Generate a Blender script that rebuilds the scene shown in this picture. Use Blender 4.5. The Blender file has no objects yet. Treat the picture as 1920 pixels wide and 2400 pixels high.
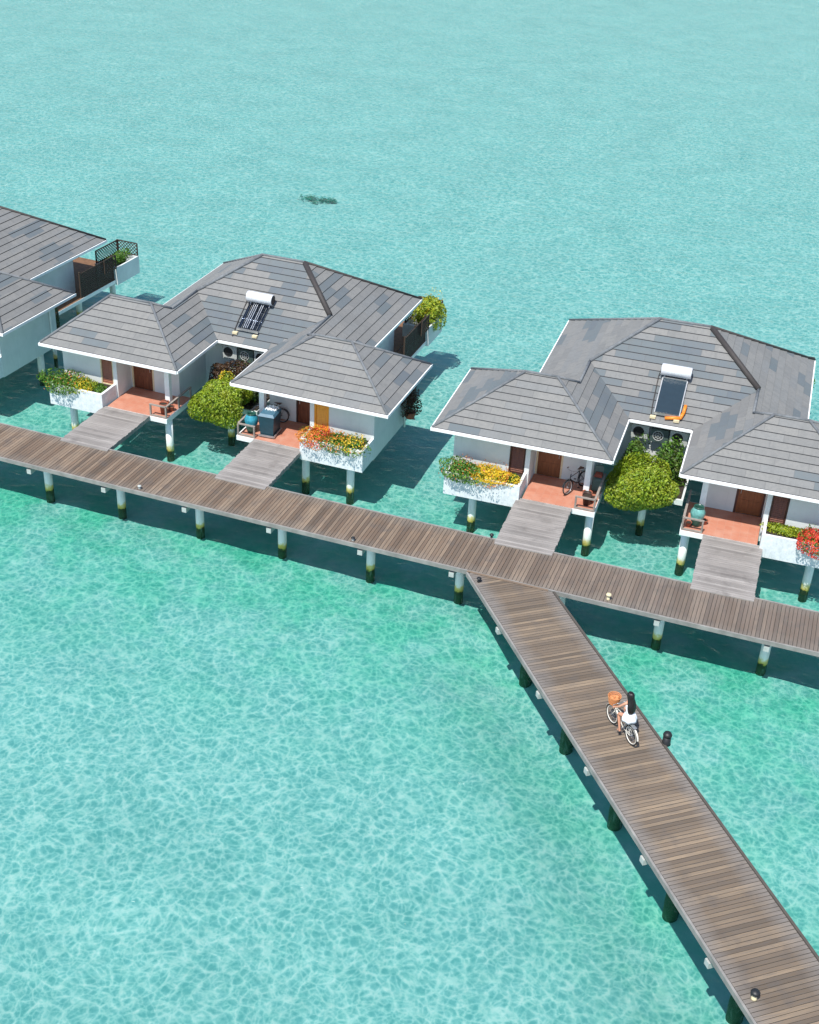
import bpy, bmesh, math, random
from mathutils import Vector, Matrix
random.seed(7)
R = math.radians
scene = bpy.context.scene
col = scene.collection

# ------------------------------------------------------------------ camera, sky, sun, exposure
YAW, PITCH, ROLL = -0.32372823, 0.54564615, 0.05324281
CAM = (25.178620, -45.634669, 28.953078)
def cam_axes():
    cy, sy, cp, sp = math.cos(YAW), math.sin(YAW), math.cos(PITCH), math.sin(PITCH)
    f = Vector((sy*cp, cy*cp, -sp)); r = Vector((cy, -sy, 0)); u = r.cross(f)
    c, s = math.cos(ROLL), math.sin(ROLL)
    return c*r + s*u, -s*r + c*u, f
_r, _u, _f = cam_axes()
cd = bpy.data.cameras.new('camera'); co = bpy.data.objects.new('camera', cd); col.objects.link(co)
M = Matrix((_r, _u, -_f)).transposed().to_4x4(); M.translation = Vector(CAM)
co.matrix_world = M
cd.sensor_fit = 'HORIZONTAL'; cd.sensor_width = 36; cd.lens = 36*3023.0573/1920
cd.clip_start = .5; cd.clip_end = 6000
scene.camera = co

SUN = Vector((-.10, -.54, 1.0)).normalized()
elev = math.asin(SUN.z)
world = bpy.data.worlds.new('World'); scene.world = world; world.use_nodes = True
wn = world.node_tree
bg = wn.nodes['Background']; sky = wn.nodes.new('ShaderNodeTexSky'); sky.sky_type = 'NISHITA'
sky.sun_disc = False; sky.sun_elevation = elev; sky.sun_rotation = math.atan2(SUN.x, SUN.y)
sky.air_density = 1.0; sky.dust_density = .6; sky.ozone_density = 1.2
wn.links.new(sky.outputs[0], bg.inputs[0]); bg.inputs[1].default_value = .145
sl = bpy.data.lights.new('sun', 'SUN'); sl.energy = 4.8; sl.angle = R(.5); sl.color = (1, .965, .90)
so = bpy.data.objects.new('sun', sl); col.objects.link(so)
so.rotation_euler = SUN.to_track_quat('Z', 'Y').to_euler(); so.location = (0, -20, 40)
vs = scene.view_settings
vs.view_transform = 'Standard'; vs.look = 'None'; vs.gamma = 1; vs.exposure = .35; vs.use_curve_mapping = False

# ------------------------------------------------------------------ materials
class NT:
    def __init__(s, name):
        s.m = bpy.data.materials.new(name); s.m.use_nodes = True; s.t = s.m.node_tree
        s.b = s.t.nodes['Principled BSDF']; s.out = s.t.nodes['Material Output']
    def n(s, typ, **kw):
        nd = s.t.nodes.new('ShaderNode'+typ)
        for k, v in kw.items():
            if hasattr(nd, k): setattr(nd, k, v)
            else: nd.inputs[k.replace('_', ' ')].default_value = v
        return nd
    def l(s, a, b): s.t.links.new(a, b)
    def math(s, op, a, b=None, clamp=False):
        nd = s.t.nodes.new('ShaderNodeMath'); nd.operation = op; nd.use_clamp = clamp
        for i, v in enumerate((a, b)):
            if v is None: continue
            if hasattr(v, 'is_output'): s.l(v, nd.inputs[i])
            else: nd.inputs[i].default_value = v
        return nd.outputs[0]
    def mix(s, fac, a, b, mode='MIX'):
        nd = s.t.nodes.new('ShaderNodeMix'); nd.data_type = 'RGBA'; nd.blend_type = mode
        for sock, v in ((nd.inputs[0], fac), (nd.inputs[6], a), (nd.inputs[7], b)):
            if hasattr(v, 'is_output'): s.l(v, sock)
            elif isinstance(v, (int, float)): sock.default_value = v
            else: sock.default_value = (*v, 1)
        return nd.outputs[2]
    def ramp(s, fac, stops, interp='LINEAR'):
        nd = s.t.nodes.new('ShaderNodeValToRGB'); cr = nd.color_ramp; cr.interpolation = interp
        while len(cr.elements) > 1: cr.elements.remove(cr.elements[0])
        for i, (p, c) in enumerate(stops):
            e = cr.elements[0] if i == 0 else cr.elements.new(p)
            e.position = p; e.color = (*c, 1) if len(c) == 3 else c
        s.l(fac, nd.inputs[0]); return nd.outputs[0]
    def noise(s, vec=None, scale=5, detail=3, rough=.5, dist=0):
        nd = s.t.nodes.new('ShaderNodeTexNoise'); nd.inputs['Scale'].default_value = scale
        nd.inputs['Detail'].default_value = detail; nd.inputs['Roughness'].default_value = rough
        nd.inputs['Distortion'].default_value = dist
        if vec is not None: s.l(vec, nd.inputs['Vector'])
        return nd.outputs[0]
    def pos(s): return s.t.nodes.new('ShaderNodeNewGeometry').outputs['Position']
    def island(s): return s.t.nodes.new('ShaderNodeNewGeometry').outputs['Random Per Island']
    def obj(s): return s.t.nodes.new('ShaderNodeTexCoord').outputs['Object']
    def scale(s, vec, v):
        nd = s.t.nodes.new('ShaderNodeVectorMath'); nd.operation = 'MULTIPLY'
        s.l(vec, nd.inputs[0]); nd.inputs[1].default_value = v; return nd.outputs[0]
    def bump(s, h, dist=.02, strength=.5):
        nd = s.t.nodes.new('ShaderNodeBump'); nd.inputs['Distance'].default_value = dist
        nd.inputs['Strength'].default_value = strength; s.l(h, nd.inputs['Height']); s.l(nd.outputs[0], s.b.inputs['Normal'])
        return nd.outputs[0]
    def base(s, c, rough=.7, metal=0):
        if hasattr(c, 'is_output'): s.l(c, s.b.inputs['Base Color'])
        else: s.b.inputs['Base Color'].default_value = (*c, 1)
        s.b.inputs['Roughness'].default_value = rough; s.b.inputs['Metallic'].default_value = metal
        return s.m
def plain(name, c, rough=.6, metal=0, var=.18, sc=6):
    t = NT(name); n = t.noise(t.obj(), sc, 4)
    c2 = t.ramp(n, [(.25, tuple(x*(1-var) for x in c)), (.75, tuple(min(1, x*(1+var*.6)) for x in c))])
    m = t.base(c2, rough, metal); t.bump(n, .01, .3); return m

def mat_wall():
    t = NT('painted_render_wall'); p = t.obj()
    n = t.noise(p, 1.3, 5, .6)
    st = t.noise(t.scale(p, (5, 5, .5)), 1.5, 4, .6)
    c = t.ramp(n, [(.3, (.57, .61, .60)), (.7, (.66, .69, .68))])
    c = t.mix(t.ramp(st, [(.56, (0, 0, 0)), (.75, (.55, .55, .55))]), c, (.50, .54, .54))
    m = t.base(c, .75); t.bump(t.noise(p, 30, 3), .004, .3); return m
def mat_planter():
    t = NT('stained_render_planter'); p = t.obj()
    n = t.noise(p, 5, 6, .75); st = t.noise(t.scale(p, (6, 6, .7)), 2, 5, .7)
    c = t.ramp(n, [(.3, (.52, .56, .57)), (.52, (.66, .69, .70)), (.75, (.80, .82, .82))])
    c = t.mix(t.ramp(st, [(.54, (0, 0, 0)), (.74, (.6, .6, .6))]), c, (.42, .48, .49))
    m = t.base(c, .8); t.bump(n, .01, .4); return m
def mat_tile():
    t = NT('concrete_roof_tile'); uv = t.t.nodes.new('ShaderNodeUVMap').outputs[0]
    sx = t.t.nodes.new('ShaderNodeSeparateXYZ'); t.l(uv, sx.inputs[0]); U, V = sx.outputs[0], sx.outputs[1]
    row = t.math('FLOOR', V)
    st = t.math('MULTIPLY', t.math('FRACT', t.math('MULTIPLY', row, .38)), 1.0)
    cu = t.math('ADD', t.math('DIVIDE', U, 1.32), st); cell = t.math('FLOOR', cu); fr = t.math('FRACT', cu)
    def wn_(a, b):
        cb = t.t.nodes.new('ShaderNodeCombineXYZ'); t.l(a, cb.inputs[0]); t.l(b, cb.inputs[1])
        w = t.t.nodes.new('ShaderNodeTexWhiteNoise'); w.noise_dimensions = '2D'; t.l(cb.outputs[0], w.inputs[0]); return w.outputs[0]
    r1 = wn_(cell, row)
    # replaced (bluer, newer) tiles lie in patches
    cb = t.t.nodes.new('ShaderNodeCombineXYZ'); t.l(t.math('MULTIPLY', cell, .50), cb.inputs[0]); t.l(t.math('MULTIPLY', row, .24), cb.inputs[1])
    oi = t.t.nodes.new('ShaderNodeAttribute'); oi.attribute_name = 'patch'
    patch = t.noise(cb.outputs[0], 1.0, 1, .5)
    pm = t.math('GREATER_THAN', t.math('ADD', t.math('ADD', patch, t.math('MULTIPLY', r1, .09)), oi.outputs['Fac']), .635)
    fine = t.noise(t.pos(), 7, 6, .7); big = t.noise(t.pos(), .8, 4, .6)
    warm = t.ramp(r1, [(0, (0.162, 0.162, 0.162)), (.35, (0.188, 0.186, 0.184)), (.7, (0.206, 0.202, 0.196)), (1, (0.169, 0.176, 0.183))])
    blue = t.ramp(r1, [(0, (0.077, 0.102, 0.128)), (.5, (0.102, 0.128, 0.147)), (1, (0.091, 0.120, 0.139))])
    c = t.mix(pm, warm, blue)
    c = t.mix(t.math('MULTIPLY', big, .34), c, (0.236, 0.232, 0.230))
    c = t.mix(t.ramp(fine, [(.42, (0, 0, 0)), (.72, (.55, .55, .55))]), c, (0.134, 0.138, 0.142))
    seam = t.math('LESS_THAN', t.math('ABSOLUTE', t.math('SUBTRACT', fr, .5)), .487)
    seam = t.math('SUBTRACT', 1, seam)
    c = t.mix(t.math('MULTIPLY', seam, .28), c, (.08, .08, .085))
    stv = t.t.nodes.new('ShaderNodeCombineXYZ'); t.l(t.math('MULTIPLY', U, 3.0), stv.inputs[0]); t.l(t.math('MULTIPLY', V, .16), stv.inputs[1])
    c = t.mix(t.ramp(t.noise(stv.outputs[0], 1.0, 4, .6), [(.5, (0, 0, 0)), (.78, (.42, .42, .42))]), c, (.12, .125, .125))
    c = t.mix(1.0, c, (.955, .955, .93), 'MULTIPLY')
    m = t.base(c, .78); t.bump(fine, .015, .4); return m
def mat_plank(name, ca, cb_, cgrey, wide=1.0):
    t = NT(name); i = t.island(); p = t.pos()
    uv = t.t.nodes.new('ShaderNodeUVMap').outputs[0]
    sx = t.t.nodes.new('ShaderNodeSeparateXYZ'); t.l(uv, sx.inputs[0])   # x: -1..1 across the deck, y: metres along
    gr = t.noise(t.scale(uv, (2.2, 26, 1)), 1.0, 5, .7)
    grp = t.noise(t.scale(uv, (.25, 1.1, 1)), 1.0, 3, .7)
    blot = t.noise(p, .55, 4, .6)
    c = t.ramp(i, [(0, tuple(x*.72 for x in ca)), (.2, ca), (.45, tuple(x*1.2 for x in ca)), (.65, cb_), (.88, tuple(x*1.08 for x in cb_)), (.94, tuple(x*.62 for x in ca)), (1, tuple(x*.6 for x in ca))])
    if name == 'weathered_boardwalk_planks':
        c = t.mix(t.ramp(t.math('MULTIPLY', t.math('SUBTRACT', sx.outputs[1], 12), .12), [(0, (0,)*3), (1, (.55,)*3)]), c, (.180, .152, .138))
    c = t.mix(t.math('MULTIPLY', t.ramp(grp, [(.35, (0,)*3), (.62, (1,)*3)]), .5), c, tuple(x*.62 for x in ca))
    edge = t.math('ABSOLUTE', sx.outputs[0]); e = t.math('ADD', edge, t.math('MULTIPLY', t.math('SUBTRACT', blot, .5), .7))
    c = t.mix(t.ramp(e, [(.55, (0,)*3), (.98, (.9*wide,)*3)]), c, cgrey)
    c = t.mix(t.ramp(gr, [(.38, (.5,)*3), (.62, (0,)*3)]), c, tuple(x*.5 for x in cgrey))
    c = t.mix(t.ramp(t.noise(p, 1.7, 3), [(.55, (0,)*3), (.75, (.5,)*3)]), c, (.085, .075, .07))
    m = t.base(c, .82); t.bump(gr, .008, .4); return m
def mat_pile():
    t = NT('concrete_pile_with_waterline'); p = t.pos(); s = t.t.nodes.new('ShaderNodeSeparateXYZ'); t.l(p, s.inputs[0])
    n = t.noise(p, 6, 4, .6)
    z = t.math('ADD', t.math('MULTIPLY', t.math('ADD', s.outputs[2], t.math('MULTIPLY', t.math('SUBTRACT', n, .5), .45)), .4), .5)
    c = t.ramp(z, [(0, (.015, .07, .03)), (.40, (.018, .055, .02)), (.46, (.022, .030, .012)), (.49, (.06, .052, .012)), (.515, (.46, .36, .06)), (.575, (.60, .52, .20)), (.625, (.74, .77, .72)), (1, (.86, .88, .87))])
    c = t.mix(t.ramp(t.noise(t.scale(p, (4, 4, 1)), 2, 4), [(.55, (0,)*3), (.75, (.35,)*3)]), c, (.40, .42, .38))
    return t.base(c, .75)
def mat_leaf(name, dark, light, accent=None, af=.1, rough=.45):
    t = NT(name); i = t.island(); n = t.noise(t.pos(), 2.2, 2)
    st = [(0, dark), (.5, tuple((a+b)/2 for a, b in zip(dark, light))), (1, light)]
    c = t.ramp(i, st)
    if accent:
        c = t.mix(t.math('MULTIPLY', t.ramp(n, [(.47, (0,)*3), (.62, (1,)*3)]), af), c, accent)
    m = t.base(c, rough)
    tr = t.t.nodes.new('ShaderNodeBsdfTranslucent'); t.l(c, tr.inputs[0])
    mx = t.t.nodes.new('ShaderNodeMixShader'); mx.inputs[0].default_value = .28
    t.l(t.b.outputs[0], mx.inputs[1]); t.l(tr.outputs[0], mx.inputs[2]); t.l(mx.outputs[0], t.out.inputs[0])
    return m
def mat_terracotta():
    t = NT('terracotta_floor_tile'); p = t.obj()
    b = t.t.nodes.new('ShaderNodeTexBrick'); b.offset = 0; b.inputs['Scale'].default_value = 3.2; t.l(p, b.inputs[0])
    b.inputs['Brick Width'].default_value = 1; b.inputs['Row Height'].default_value = 1; b.inputs['Mortar Size'].default_value = .025
    b.inputs['Color1'].default_value = (.41, .155, .095, 1); b.inputs['Color2'].default_value = (.46, .19, .12, 1); b.inputs['Mortar'].default_value = (.42, .21, .15, 1)
    n = t.noise(p, 1.8, 5, .65)
    c = t.mix(t.ramp(n, [(.45, (0,)*3), (.75, (.6,)*3)]), b.outputs[0], (.50, .285, .21))
    return t.base(c, .6)
def mat_wood(name, a, b, rough=.45):
    t = NT(name); p = t.obj()
    n = t.noise(t.scale(p, (14, 14, 1.2)), 1.5, 5, .6)
    m = t.base(t.ramp(n, [(.3, a), (.7, b)]), rough); return m
def mat_water():
    t = NT('sea_water_surface'); t.t.nodes.remove(t.b); p = t.pos()
    wob = t.t.nodes.new('ShaderNodeTexNoise'); wob.inputs['Scale'].default_value = .55; wob.inputs['Detail'].default_value = 3
    t.l(p, wob.inputs[0])
    off = t.t.nodes.new('ShaderNodeVectorMath'); off.operation = 'SUBTRACT'; t.l(wob.outputs[1], off.inputs[0]); off.inputs[1].default_value = (.5, .5, .5)
    sc = t.t.nodes.new('ShaderNodeVectorMath'); sc.operation = 'SCALE'; t.l(off.outputs[0], sc.inputs[0]); sc.inputs['Scale'].default_value = .9
    ad = t.t.nodes.new('ShaderNodeVectorMath'); ad.operation = 'ADD'; t.l(p, ad.inputs[0]); t.l(sc.outputs[0], ad.inputs[1])
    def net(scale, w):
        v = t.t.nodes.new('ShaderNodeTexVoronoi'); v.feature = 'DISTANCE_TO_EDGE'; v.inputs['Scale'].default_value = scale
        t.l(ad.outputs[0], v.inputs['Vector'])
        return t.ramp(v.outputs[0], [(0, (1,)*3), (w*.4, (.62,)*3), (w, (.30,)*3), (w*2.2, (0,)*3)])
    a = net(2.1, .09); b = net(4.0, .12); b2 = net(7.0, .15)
    net_gain = t.noise(p, 1.6, 3, .6)
    lens = t.math('ADD', t.math('MULTIPLY', a, t.ramp(net_gain, [(.36, (.2,)*3), (.62, (1,)*3)])), t.math('MULTIPLY', b, .60))  # brightness of the painted caustic net, no real focusing
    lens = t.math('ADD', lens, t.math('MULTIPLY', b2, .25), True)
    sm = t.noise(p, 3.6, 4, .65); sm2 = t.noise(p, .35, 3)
    # caustic light net painted into the underside tint; looking down the water only tints
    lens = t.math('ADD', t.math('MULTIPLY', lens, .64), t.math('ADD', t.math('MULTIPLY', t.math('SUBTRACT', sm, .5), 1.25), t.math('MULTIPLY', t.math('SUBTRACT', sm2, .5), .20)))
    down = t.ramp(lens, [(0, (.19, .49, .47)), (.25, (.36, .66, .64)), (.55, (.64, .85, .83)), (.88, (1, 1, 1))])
    up_ = t.ramp(t.noise(p, 2.6, 5, .7), [(.25, (.405, .73, .71)), (.5, (.475, .805, .785)), (.75, (.55, .885, .86))])
    side = t.t.nodes.new('ShaderNodeNewGeometry').outputs['Backfacing']
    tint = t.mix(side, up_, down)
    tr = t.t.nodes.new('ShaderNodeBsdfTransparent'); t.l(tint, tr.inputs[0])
    w1 = t.noise(t.scale(p, (1, 1.5, 1)), 1.1, 4, .6, .6); w2 = t.noise(p, 5.5, 3, .6)
    h = t.math('ADD', w1, t.math('MULTIPLY', w2, .22))
    bp = t.t.nodes.new('ShaderNodeBump'); bp.inputs['Distance'].default_value = .16; bp.inputs['Strength'].default_value = .8; t.l(h, bp.inputs['Height'])
    gl = t.t.nodes.new('ShaderNodeBsdfGlossy'); gl.inputs['Roughness'].default_value = .12; t.l(bp.outputs[0], gl.inputs['Normal'])
    fr = t.t.nodes.new('ShaderNodeFresnel'); fr.inputs[0].default_value = 1.33; t.l(bp.outputs[0], fr.inputs['Normal'])
    mx = t.t.nodes.new('ShaderNodeMixShader'); bf = t.t.nodes.new('ShaderNodeNewGeometry').outputs['Backfacing']
    t.l(t.math('MULTIPLY', t.math('MULTIPLY', fr.outputs[0], .52), t.math('SUBTRACT', 1, bf), True), mx.inputs[0]); t.l(tr.outputs[0], mx.inputs[1]); t.l(gl.outputs[0], mx.inputs[2])
    t.l(mx.outputs[0], t.out.inputs[0]); return t.m
def mat_seabed():
    t = NT('pale_sand_seabed'); p = t.pos()
    n = t.noise(p, .22, 5, .6); f = t.noise(p, 2.4, 5, .7)
    c = t.ramp(n, [(.3, (.50, .485, .475)), (.55, (.57, .54, .525)), (.75, (.61, .57, .55))])
    s = t.t.nodes.new('ShaderNodeSeparateXYZ'); t.l(p, s.inputs[0])
    # green algae film round the boardwalk and the jetty (y between about -16 and 3)
    band = t.math('SUBTRACT', 1, t.math('MULTIPLY', t.math('ABSOLUTE', t.math('ADD', s.outputs[1], 5.5)), .085), True)
    band2 = t.math('SUBTRACT', 1, t.math('MULTIPLY', t.math('ABSOLUTE', t.math('ADD', t.math('ADD', t.math('MULTIPLY', s.outputs[0], .783), t.math('MULTIPLY', s.outputs[1], .622)), -9.0)), .16), True)
    band2 = t.math('MULTIPLY', band2, t.math('GREATER_THAN', 0, t.math('ADD', s.outputs[1], 5)))
    bb = t.math('MAXIMUM', band, t.math('MULTIPLY', band2, .7))
    al = t.math('MULTIPLY', bb, t.ramp(t.noise(p, .45, 5, .65), [(.40, (0,)*3), (.60, (1,)*3)]))
    c = t.mix(t.math('MULTIPLY', bb, .32), c, (.28, .53, .42))
    c = t.mix(t.math('MULTIPLY', al, .75), c, (.07, .47, .30))
    c = t.mix(t.ramp(f, [(.35, (.28,)*3), (.6, (0,)*3)]), c, (.32, .46, .41))
    m = t.base(c, .9); return m

MT = {}
MT['wall'] = mat_wall(); MT['planter'] = mat_planter(); MT['tile'] = mat_tile()
MT['gap'] = plain('dark_tile_joint', (.045, .045, .05), .9)
MT['ridge'] = plain('grey_ridge_tile', (.150, .160, .170), .8, var=.3)
MT['ridge_dark'] = plain('dark_ridge_tile', (.042, .036, .034), .7)
MT['white'] = plain('white_paint', (.80, .81, .80), .5, var=.08)
MT['boardwalk'] = mat_plank('weathered_boardwalk_planks', (.155, .100, .064), (.262, .185, .125), (.200, .183, .160), .45)
MT['jetty'] = mat_plank('weathered_jetty_planks', (.165, .118, .078), (.275, .200, .130), (.205, .190, .178), .8)
MT['bridge'] = mat_plank('silvered_bridge_planks', (.275, .250, .232), (.35, .322, .300), (.33, .305, .288), .6)
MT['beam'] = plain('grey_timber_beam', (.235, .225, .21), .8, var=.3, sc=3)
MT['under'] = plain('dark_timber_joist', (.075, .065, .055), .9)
MT['pile'] = mat_pile()
MT['terra'] = mat_terracotta()
MT['door'] = mat_wood('dark_red_door_wood', (.085, .022, .010), (.19, .060, .024))
MT['door_warm'] = mat_wood('brown_door_wood', (.13, .042, .014), (.24, .085, .030))
MT['orange_wood'] = mat_wood('orange_shutter_wood', (.70, .26, .015), (.92, .42, .03))
MT['red_wood'] = mat_wood('red_brown_shutter_wood', (.20, .065, .030), (.33, .12, .06))
MT['darkframe'] = plain('dark_brown_frame', (.055, .022, .016), .5)
MT['rail'] = plain('weathered_rail_timber', (.27, .23, .20), .8, var=.3)
MT['rail_dark'] = plain('dark_lattice_timber', (.050, .032, .022), .8, var=.3)
MT['terrace'] = plain('brown_terrace_timber', (.17, .085, .04), .8, var=.4)
MT['soil'] = plain('dark_soil', (.03, .022, .015), .95)
MT['metal'] = plain('brushed_steel_tank', (.80, .81, .84), .35, .35, var=.05)
MT['black'] = plain('black_plastic', (.012, .013, .015), .5)
MT['blackrub'] = plain('black_rubber', (.02, .02, .02), .8)
MT['glass_panel'] = plain('dark_blue_collector_glass', (.012, .028, .042), .3, var=.1)
MT['tube'] = plain('evacuated_glass_tube', (.012, .022, .045), .12, .6, var=.1)
MT['rod'] = plain('silver_tube_rod', (.80, .84, .88), .25, .5)
MT['steel'] = plain('galvanised_steel', (.42, .43, .44), .4, .7)
MT['orange'] = plain('orange_plastic_pipe', (.72, .22, .02), .5)
MT['cream'] = plain('cream_plastic', (.66, .56, .36), .6)
MT['acwhite'] = plain('ageing_white_metal', (.42, .44, .42), .5)
MT['acdark'] = plain('grey_green_casing', (.055, .085, .080), .5)
MT['jar_blue'] = plain('turquoise_glazed_ceramic', (.035, .25, .33), .25, var=.4, sc=9)
MT['jar_green'] = plain('pale_green_glazed_ceramic', (.13, .33, .30), .28, var=.4, sc=9)
MT['jar_base'] = plain('dark_green_glaze', (.02, .08, .06), .3)
MT['bin'] = plain('dark_blue_green_plastic', (.012, .050, .070), .45)
MT['binlid'] = plain('blue_grey_plastic', (.05, .13, .19), .4)
MT['cloth'] = plain('white_cloth', (.78, .78, .76), .9, var=.12)
MT['clay'] = plain('terracotta_pot_clay', (.30, .085, .045), .7)
MT['grey_canvas'] = plain('grey_green_cover', (.13, .18, .155), .8)
MT['red_item'] = plain('faded_red_cushion', (.27, .06, .035), .8)
MT['skin'] = plain('warm_tan_skin', (.56, .27, .17), .5, var=.08)  # one even warm tan skin tone
MT['hair'] = plain('dark_brown_hair', (.010, .006, .005), .4)
MT['dress'] = plain('white_cotton', (.80, .80, .84), .9, var=.06, sc=20)
MT['cream_frame'] = plain('cream_bike_paint', (.74, .70, .62), .35)
MT['basket'] = plain('orange_wicker', (.60, .24, .09), .8, var=.4, sc=40)
MT['saddle'] = plain('brown_leather', (.10, .04, .02), .5)
MT['leaf_bush'] = mat_leaf('bush_leaves', (.105, .195, .010), (.33, .43, .024), (.36, .30, .03), .30)
MT['leaf_dark'] = mat_leaf('dark_shrub_leaves', (.012, .040, .008), (.06, .13, .02), (.08, .03, .02), .5)
MT['leaf_mid'] = mat_leaf('mid_green_shrub_leaves', (.02, .07, .01), (.12, .24, .025), (.10, .04, .02), .4)
MT['leaf_red'] = mat_leaf('dark_red_shrub_leaves', (.025, .012, .008), (.10, .05, .02))
MT['leaf_green'] = mat_leaf('fresh_green_leaves', (.03, .10, .008), (.15, .30, .03))
MT['leaf_lime'] = mat_leaf('lime_green_leaves', (.12, .22, .01), (.42, .46, .03))
MT['fl_yellow'] = mat_leaf('yellow_petals', (.62, .36, .01), (.88, .66, .04))
MT['fl_orange'] = mat_leaf('orange_petals', (.55, .13, .02), (.85, .34, .05))
MT['fl_red'] = mat_leaf('red_petals', (.55, .03, .02), (.85, .10, .06))
MT['fl_pink'] = mat_leaf('pink_petals', (.60, .12, .10), (.80, .38, .28))
MT['bark'] = plain('brown_bark', (.09, .065, .045), .9)
MT['weed'] = mat_leaf('dark_green_seaweed', (.03, .17, .11), (.10, .34, .24))
MT['water'] = mat_water(); MT['seabed'] = mat_seabed()

# ------------------------------------------------------------------ mesh builder
class MB:
    def __init__(s): s.v = []; s.f = []; s.mi = []; s.uv = {}; s.pa = {}
    def face(s, pts, mi=0, uv=None, patch=None):
        i = len(s.v); s.v += [tuple(p) for p in pts]; s.f.append(tuple(range(i, i+len(pts)))); s.mi.append(mi)
        if uv: s.uv[len(s.f)-1] = uv
        if patch is not None: s.pa[len(s.f)-1] = patch
    def box(s, x0, x1, y0, y1, z0, z1, mi=0, rot=0, c=None):
        P = [(x0, y0, z0), (x1, y0, z0), (x1, y1, z0), (x0, y1, z0), (x0, y0, z1), (x1, y0, z1), (x1, y1, z1), (x0, y1, z1)]
        s.poly8(P, mi)
    def poly8(s, P, mi=0):
        i = len(s.v); s.v += [tuple(p) for p in P]
        for f in ((3, 2, 1, 0), (4, 5, 6, 7), (0, 1, 5, 4), (1, 2, 6, 5), (2, 3, 7, 6), (3, 0, 4, 7)):
            s.f.append(tuple(i+k for k in f)); s.mi.append(mi)
    def bar(s, a, b, w, h, mi=0, up=Vector((0, 0, 1))):
        a, b = Vector(a), Vector(b); d = (b-a).normalized()
        sd = d.cross(up)
        if sd.length < 1e-4: sd = d.cross(Vector((1, 0, 0)))
        sd.normalize(); u = sd.cross(d)
        P = []
        for p in (a, b):
            P += [p - sd*w/2 - u*h/2, p + sd*w/2 - u*h/2, p + sd*w/2 + u*h/2, p - sd*w/2 + u*h/2]
        i = len(s.v); s.v += [tuple(p) for p in P]
        for f in ((3, 2, 1, 0), (4, 5, 6, 7), (0, 1, 5, 4), (1, 2, 6, 5), (2, 3, 7, 6), (3, 0, 4, 7)):
            s.f.append(tuple(i+k for k in f)); s.mi.append(mi)
    def tube(s, a, b, r, r2=None, n=10, mi=0, caps=True):
        a, b = Vector(a), Vector(b); r2 = r if r2 is None else r2
        d = (b-a).normalized(); x = d.orthogonal().normalized(); y = d.cross(x)
        i = len(s.v)
        for p, rr in ((a, r), (b, r2)):
            for k in range(n):
                an = 2*math.pi*k/n; s.v.append(tuple(p + x*math.cos(an)*rr + y*math.sin(an)*rr))
        for k in range(n):
            s.f.append((i+k, i+(k+1) % n, i+n+(k+1) % n, i+n+k)); s.mi.append(mi)
        if caps:
            s.f.append(tuple(i+k for k in reversed(range(n)))); s.f.append(tuple(i+n+k for k in range(n))); s.mi += [mi, mi]
    def path(s, pts, r, n=8, mi=0):
        for a, b in zip(pts, pts[1:]): s.tube(a, b, r, n=n, mi=mi)
    def lathe(s, prof, n=20, c=(0, 0, 0), mi=0):
        i = len(s.v); m = len(prof)
        for r, z in prof:
            for k in range(n):
                an = 2*math.pi*k/n; s.v.append((c[0]+r*math.cos(an), c[1]+r*math.sin(an), c[2]+z))
        for j in range(m-1):
            for k in range(n):
                s.f.append((i+j*n+k, i+j*n+(k+1) % n, i+(j+1)*n+(k+1) % n, i+(j+1)*n+k)); s.mi.append(mi)
    def torus(s, c, ax, R_, r, n=28, m=7, mi=0):
        c = Vector(c); ax = Vector(ax).normalized(); x = ax.orthogonal().normalized(); y = ax.cross(x); i = len(s.v)
        for k in range(n):
            a = 2*math.pi*k/n; d = x*math.cos(a)+y*math.sin(a)
            for j in range(m):
                b = 2*math.pi*j/m; s.v.append(tuple(c + d*(R_+r*math.cos(b)) + ax*r*math.sin(b)))
        for k in range(n):
            for j in range(m):
                s.f.append((i+k*m+j, i+((k+1) % n)*m+j, i+((k+1) % n)*m+(j+1) % m, i+k*m+(j+1) % m)); s.mi.append(mi)
    def leaf(s, p, size, nrm=None, asp=.5):
        d = Vector((random.gauss(0, 1), random.gauss(0, 1), random.gauss(0, 1))).normalized()
        if nrm is not None: d = (d + nrm*1.1).normalized()
        x = d.orthogonal().normalized(); x = Matrix.Rotation(random.random()*6.28, 3, d) @ x; y = d.cross(x)
        l = size*(.7+.6*random.random()); w = l*asp; p = Vector(p)
        i = len(s.v)
        s.v += [tuple(p - x*l/2), tuple(p - y*w/2 - d*l*.06), tuple(p + x*l/2), tuple(p + y*w/2 - d*l*.06)]
        s.f.append((i, i+1, i+2, i+3)); s.mi.append(0)
    def build(s, name, mats, parent=None, smooth=False):
        me = bpy.data.meshes.new(name); me.from_pydata(s.v, [], s.f)
        if not isinstance(mats, (list, tuple)): mats = [mats]
        for m in mats: me.materials.append(MT[m] if isinstance(m, str) else m)
        me.polygons.foreach_set('material_index', s.mi)
        if s.uv:
            ul = me.uv_layers.new(name='UVMap')
            for fi, uvs in s.uv.items():
                for li, u in zip(me.polygons[fi].loop_indices, uvs): ul.data[li].uv = u
        if s.pa:
            at = me.attributes.new('patch', 'FLOAT', 'FACE')
            for fi, v in s.pa.items(): at.data[fi].value = v
        if smooth: me.polygons.foreach_set('use_smooth', [True]*len(me.polygons))
        me.validate(); me.update()
        o = bpy.data.objects.new(name, me); col.objects.link(o)
        if parent: o.parent = parent
        return o
def tag(o, label=None, cat=None, group=None, kind=None):
    for k, v in (('label', label), ('category', cat), ('group', group), ('kind', kind)):
        if v: o[k] = v
    return o
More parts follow.
